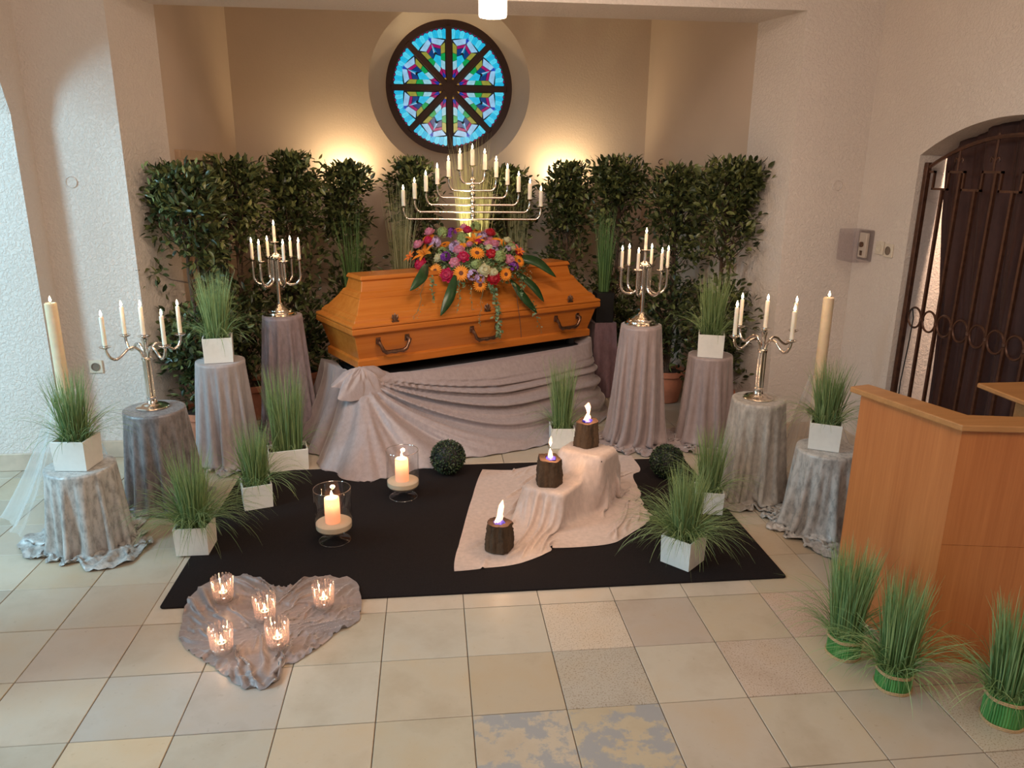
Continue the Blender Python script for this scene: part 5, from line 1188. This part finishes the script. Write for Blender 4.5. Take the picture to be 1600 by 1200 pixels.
def log(label, loc, rz, rad, h, sides, seed, ftype):
    rs = np.random.RandomState(seed); t = thing('torch_log', label, 'torch log', loc, rz, 'burning torch logs')
    ang = np.sort(np.arange(sides) * 2 * PI / sides + rs.uniform(-.25, .25, sides)); rr = rad * rs.uniform(.86, 1.16, sides); n = 48; A = np.arange(n) * 2 * PI / n
    def outline(A):
        x = np.cos(ang) * rr; y = np.sin(ang) * rr; out = []
        for a in A:
            for i in range(sides):
                a0, a1_ = ang[i], ang[(i + 1) % sides] + (2 * PI if i == sides - 1 else 0)
                for s in (0, 2 * PI):
                    if a0 <= a + s < a1_:
                        j = (i + 1) % sides; dx, dy = x[j] - x[i], y[j] - y[i]; out.append((x[i] * dy - y[i] * dx) / (math.cos(a) * dy - math.sin(a) * dx)); break
                else: continue
                break
        return np.array(out)
    O = outline(A); q = MB(); V = []; K = 16
    for k in range(K + 1):
        u = k / K; ns = rs.normal(0, .0016, n) + .003 * np.sin(A * 9 + rs.uniform(0, .4)) * (0 < k < K); r = O * (1 - .10 * u + .03 * math.sin(u * 5)) + ns; V.append(np.stack([r * np.cos(A) + .004 * u, r * np.sin(A), u * (h + .12 * (10 - sides) / 5 * r * np.sin(A + seed))], 1))
    V = np.concatenate(V); F = [(k * n + i, k * n + (i + 1) % n, (k + 1) * n + (i + 1) % n, (k + 1) * n + i) for k in range(K) for i in range(n)] + [tuple(range(n - 1, -1, -1))]
    q.add(V, F); q.build('bark', M['log_bark'], t)
    q = MB(); top = V[-n:]; q.add(np.concatenate([top + np.array([0, 0, .0005]), top * np.array([.45, .45, 1]) + np.array([0, 0, .001]), top * np.array([.40, .40, 1]) + np.array([0, 0, -.02]), [[0.004, 0, h - .02]]]), [(i, (i + 1) % n, n + (i + 1) % n, n + i) for i in range(n)] + [(n + i, n + (i + 1) % n, 2 * n + (i + 1) % n, 2 * n + i) for i in range(n)] + [(2 * n + i, 2 * n + (i + 1) % n, 3 * n) for i in range(n)]); q.build('cut_face', M['log_top'], t)
    q = MB(); q.lathe([(.026, -.012), (.030, .0), (.022, .009), (.008, .014), (.001, .015)], 20, (.004, 0, h), rfun=lambda i, n, z: 1 + .12 * math.sin(i * 1.9)); q.build('blue_flame', M['flame_blue'], t)
    for pts, rd in ftype:
        q = MB(); q.tube([(x, y, h + z) for x, y, z in pts], rd, 10); q.build('flame', M['flame_big'], t)
M['log_bark'] = wood('log bark', (0.022, 0.014, 0.008), (0.13, 0.075, 0.038), 2, .9, 1.6)
_nt = M['log_bark'].node_tree; bump(_nt, _nt.nodes['Principled BSDF'], noise(_nt, coords(_nt, (1, 1, .4)), 60, 4), .9, .01); M['log_top'] = plain('charred cut wood', (0.055, 0.025, 0.014), .85, var=.4, sc=40)
log('rounded torch log burning on the cloth at the front, lowest of the three', up(.530, .190, .016), .5, .070, .140, 10, 81, [([(-.004, 0, .004), (.004, 0, .03), (.010, 0, .055), (.016, 0, .085), (.024, 0, .115)], [.017, .013, .015, .014, .002]), ([(-.018, 0, .004), (-.010, 0, .022), (.0, 0, .045)], [.008, .007, .001]), ([(.012, 0, .004), (.020, 0, .03), (.018, 0, .06)], [.008, .007, .001])])
log('angular torch log burning on the middle step of the cloth', (.842, .548, .183), 1.15, .076, .148, 5, 82, [([(.0, 0, .002), (-.004, 0, .018), (-.006, 0, .04), (-.012, 0, .062)], [.015, .014, .010, .001]), ([(.010, 0, .004), (.012, 0, .02), (.008, 0, .036)], [.009, .008, .001]), ([(-.010, 0, .075), (-.008, 0, .092), (-.002, 0, .112), (.002, 0, .128)], [.001, .010, .008, .001])])
log('angular torch log burning on the top step of the cloth', (1.088, .782, .311), .6, .076, .148, 5, 83, [([(-.012, 0, .004), (-.004, 0, .022), (.006, 0, .045), (.004, 0, .07), (-.002, 0, .088), (.006, 0, .108)], [.016, .013, .008, .012, .018, .004]), ([(.016, 0, .004), (.018, 0, .018), (.022, 0, .03)], [.008, .007, .001])])
for p in ((.54, .15, .24), (.842, .52, .39), (1.085, .75, .53)): light('torch_light', 'POINT', p, 1.4, (1.0, .6, .32), size=.02)

# ------------------------------------------------------------------ heart cloth and votives
HEART = [(-.816, -.433), (-.862, -.22), (-.845, -.092), (-.796, -.011), (-.675, .011), (-.565, -.038), (-.527, -.09), (-.446, -.118), (-.376, -.039), (-.282, -.031), (-.199, -.071), (-.147, -.081), (-.114, -.251), (-.112, -.393), (-.206, -.477), (-.246, -.545), (-.33, -.647), (-.378, -.666), (-.364, -.719), (-.391, -.787), (-.433, -.793), (-.486, -.775), (-.532, -.746), (-.57, -.699), (-.648, -.625), (-.732, -.555), (-.795, -.485)]
c = (-.46, -.36); X, Y, tt, th, Rr = polar(HEART, c, 200, 62)
P = np.stack([X, Y, .020 + .012 * np.sin(X * 31 + Y * 17) * np.sin(Y * 23 - X * 11) + .012 * np.sin(np.arctan2(Y + .82, X + .42) * 19)], 2); ru, rv = grid_rest(P, True)
HV = ((-.702, -.205), (-.493, -.370), (-.263, -.296), (-.614, -.576), (-.405, -.563))
tipw = np.clip(1.2 - np.hypot(X + .42, Y + .78) * 2.6, 0, 1)
ru = ru * (1.12 + 0 * tipw); rv = rv * 1.08
soft = np.clip((tt[:, None] - .8) * 5, .015, 1) * np.ones(X.shape)
base = np.where((Y > -.245) & (X > -.99), .0145, .0035)
def hcol(P, Q):
    for vx, vy in HV:
        wv = (P[..., 0] - vx) ** 2 + (P[..., 1] - vy) ** 2 < .043 ** 2; P[..., 2] = np.where(wv, np.minimum(P[..., 2], .0185), P[..., 2])
    fl = P[..., 2] < base; P[..., 2] = np.clip(P[..., 2], base, .050)
    for k_ in (0, 1): P[..., k_] = np.where(fl, Q[..., k_] + (P[..., k_] - Q[..., k_]) * .4, P[..., k_])
P = cloth(P, ru, rv, soft=soft, soft_k=.12, steps=120, per=True, collide=hcol, bend=.08, seed=6, noise_amp=.003, g=.0005)
o = bpy.data.objects.new('heart_cloth', grid_mesh('heart_cloth', M['velvet_heart'], P, True, True)); COL.objects.link(o); tag(o, 'grey velvet cloth laid in a heart shape on the front carpet edge', 'cloth')
vt = None
for k, ((x, y), lb) in enumerate(zip(((-.702, -.205), (-.493, -.370), (-.263, -.296), (-.614, -.576), (-.405, -.563)),
     ('at the upper left lobe of the heart cloth', 'in the middle of the heart cloth', 'at the upper right lobe of the heart cloth', 'at the lower left edge of the heart cloth', 'near the tip of the heart cloth, lower right'))):
    if vt is None:
        vt = thing('votive_glass', 'x', 'candle glass'); nR = 18
        q = MB(); q.lathe([(.030, 0), (.038, .003), (.040, .024), (.036, .027), (.001, .027)], 36, caps=False); q.build('glass_base', M['glass_base'], vt)
        q = MB()
        for i in range(nR):
            a = 2 * PI * i / nR; ca, sa = math.cos(a), math.sin(a); q.tube([(.038 * ca, .038 * sa, .022), (.0395 * ca, .0395 * sa, .06), (.0425 * ca, .0425 * sa, .106), (.043 * ca, .043 * sa, .112)], [.0052, .0052, .0056, .003], 8)
        q.build('glass_ribs', M['glass_ribbed'], vt)
        tl = thing('tealight', 'x', 'candle'); q = MB(); q.lathe([(.019, 0), (.019, .015), (.0185, .015), (.018, .013)], 24); q.build('cup', M['silver'], tl)
        q = MB(); q.lathe([(.0178, .002), (.0178, .0135), (.003, .0125)], 20); q.build('wax', M['wax_warm'], tl); q = MB(); q.lathe([(.001, 0), (.0045, .005), (.006, .011), (.004, .02), (.001, .032)], 10, (0, 0, .014)); q.build('flame', M['flame'], tl)
        v, l2 = vt, tl
    else: v, l2 = copy_tree(vt), copy_tree(tl)
    tag(v, 'ribbed clear votive glass ' + lb, 'candle glass', 'votive glasses on the heart cloth'); tag(l2, 'lit tealight inside the votive glass ' + lb, 'candle', 'tealights on the heart cloth')
    v.location = (x, y, .020); l2.location = (x, y, .0485); v.rotation_euler = (0, 0, k * .4)
    light('tealight_light', 'POINT', (x, y, .098), .4, (1.0, .58, .30), size=.008)

# ------------------------------------------------------------------ bound grass bundles at the lectern
def bundle(label, loc, r, hb, Hg, seed, droop):
    t = thing('grass_bundle', label, 'grass bundle', loc, seed, 'bound grass bundles by the lectern')
    rs = np.random.RandomState(seed); q = MB(); n = 46
    for i in range(n):
        a = 2 * PI * i / n; rr = r - .004; q.tube([(rr * math.cos(a), rr * math.sin(a), 0.001), (rr * math.cos(a + .03), rr * math.sin(a + .03), hb / 2), (rr * .97 * math.cos(a), rr * .97 * math.sin(a), hb)], .0052, 5); q.tone[-1][:] = rs.uniform(0, 1); q.hast = True
    q.lathe([(r - .006, .002), (r - .008, hb - .002)], 24); q.tone[-1][:] = .2; q.build('stalks', M['bundle_base'], t)
    for z in (.006, hb - .008):
        q = MB()
        for d in (-.003, .003): q.tube([((r + .003) * math.cos(a), (r + .003) * math.sin(a), z + d + .0012 * math.sin(a * 5)) for a in np.linspace(0, 2 * PI, 33)], .0034, 6, caps=False)
        q.build('twine', M['twine'], t)
    q = MB(); grass(q, 760, r * .9, Hg, seed + 1, lean=.17, droop=droop, zmin=-hb, wd=.0040, over=.85); o = q.build('grass_blades', M['bundle'], t, smooth=False, kind='stuff'); o.location = (0, 0, hb - .012)
bundle('bound green grass bundle standing beside the lectern corner, rearmost of three', (1.812, -.785, 0), .062, .088, .40, 91, .14)
bundle('bound green grass bundle with arching side blades, middle of the three', (1.893, -.988, 0), .062, .080, .40, 92, .30)
bundle('bound green grass bundle at the picture edge, frontmost of three', (2.170, -1.195, 0), .066, .112, .37, 93, .25)
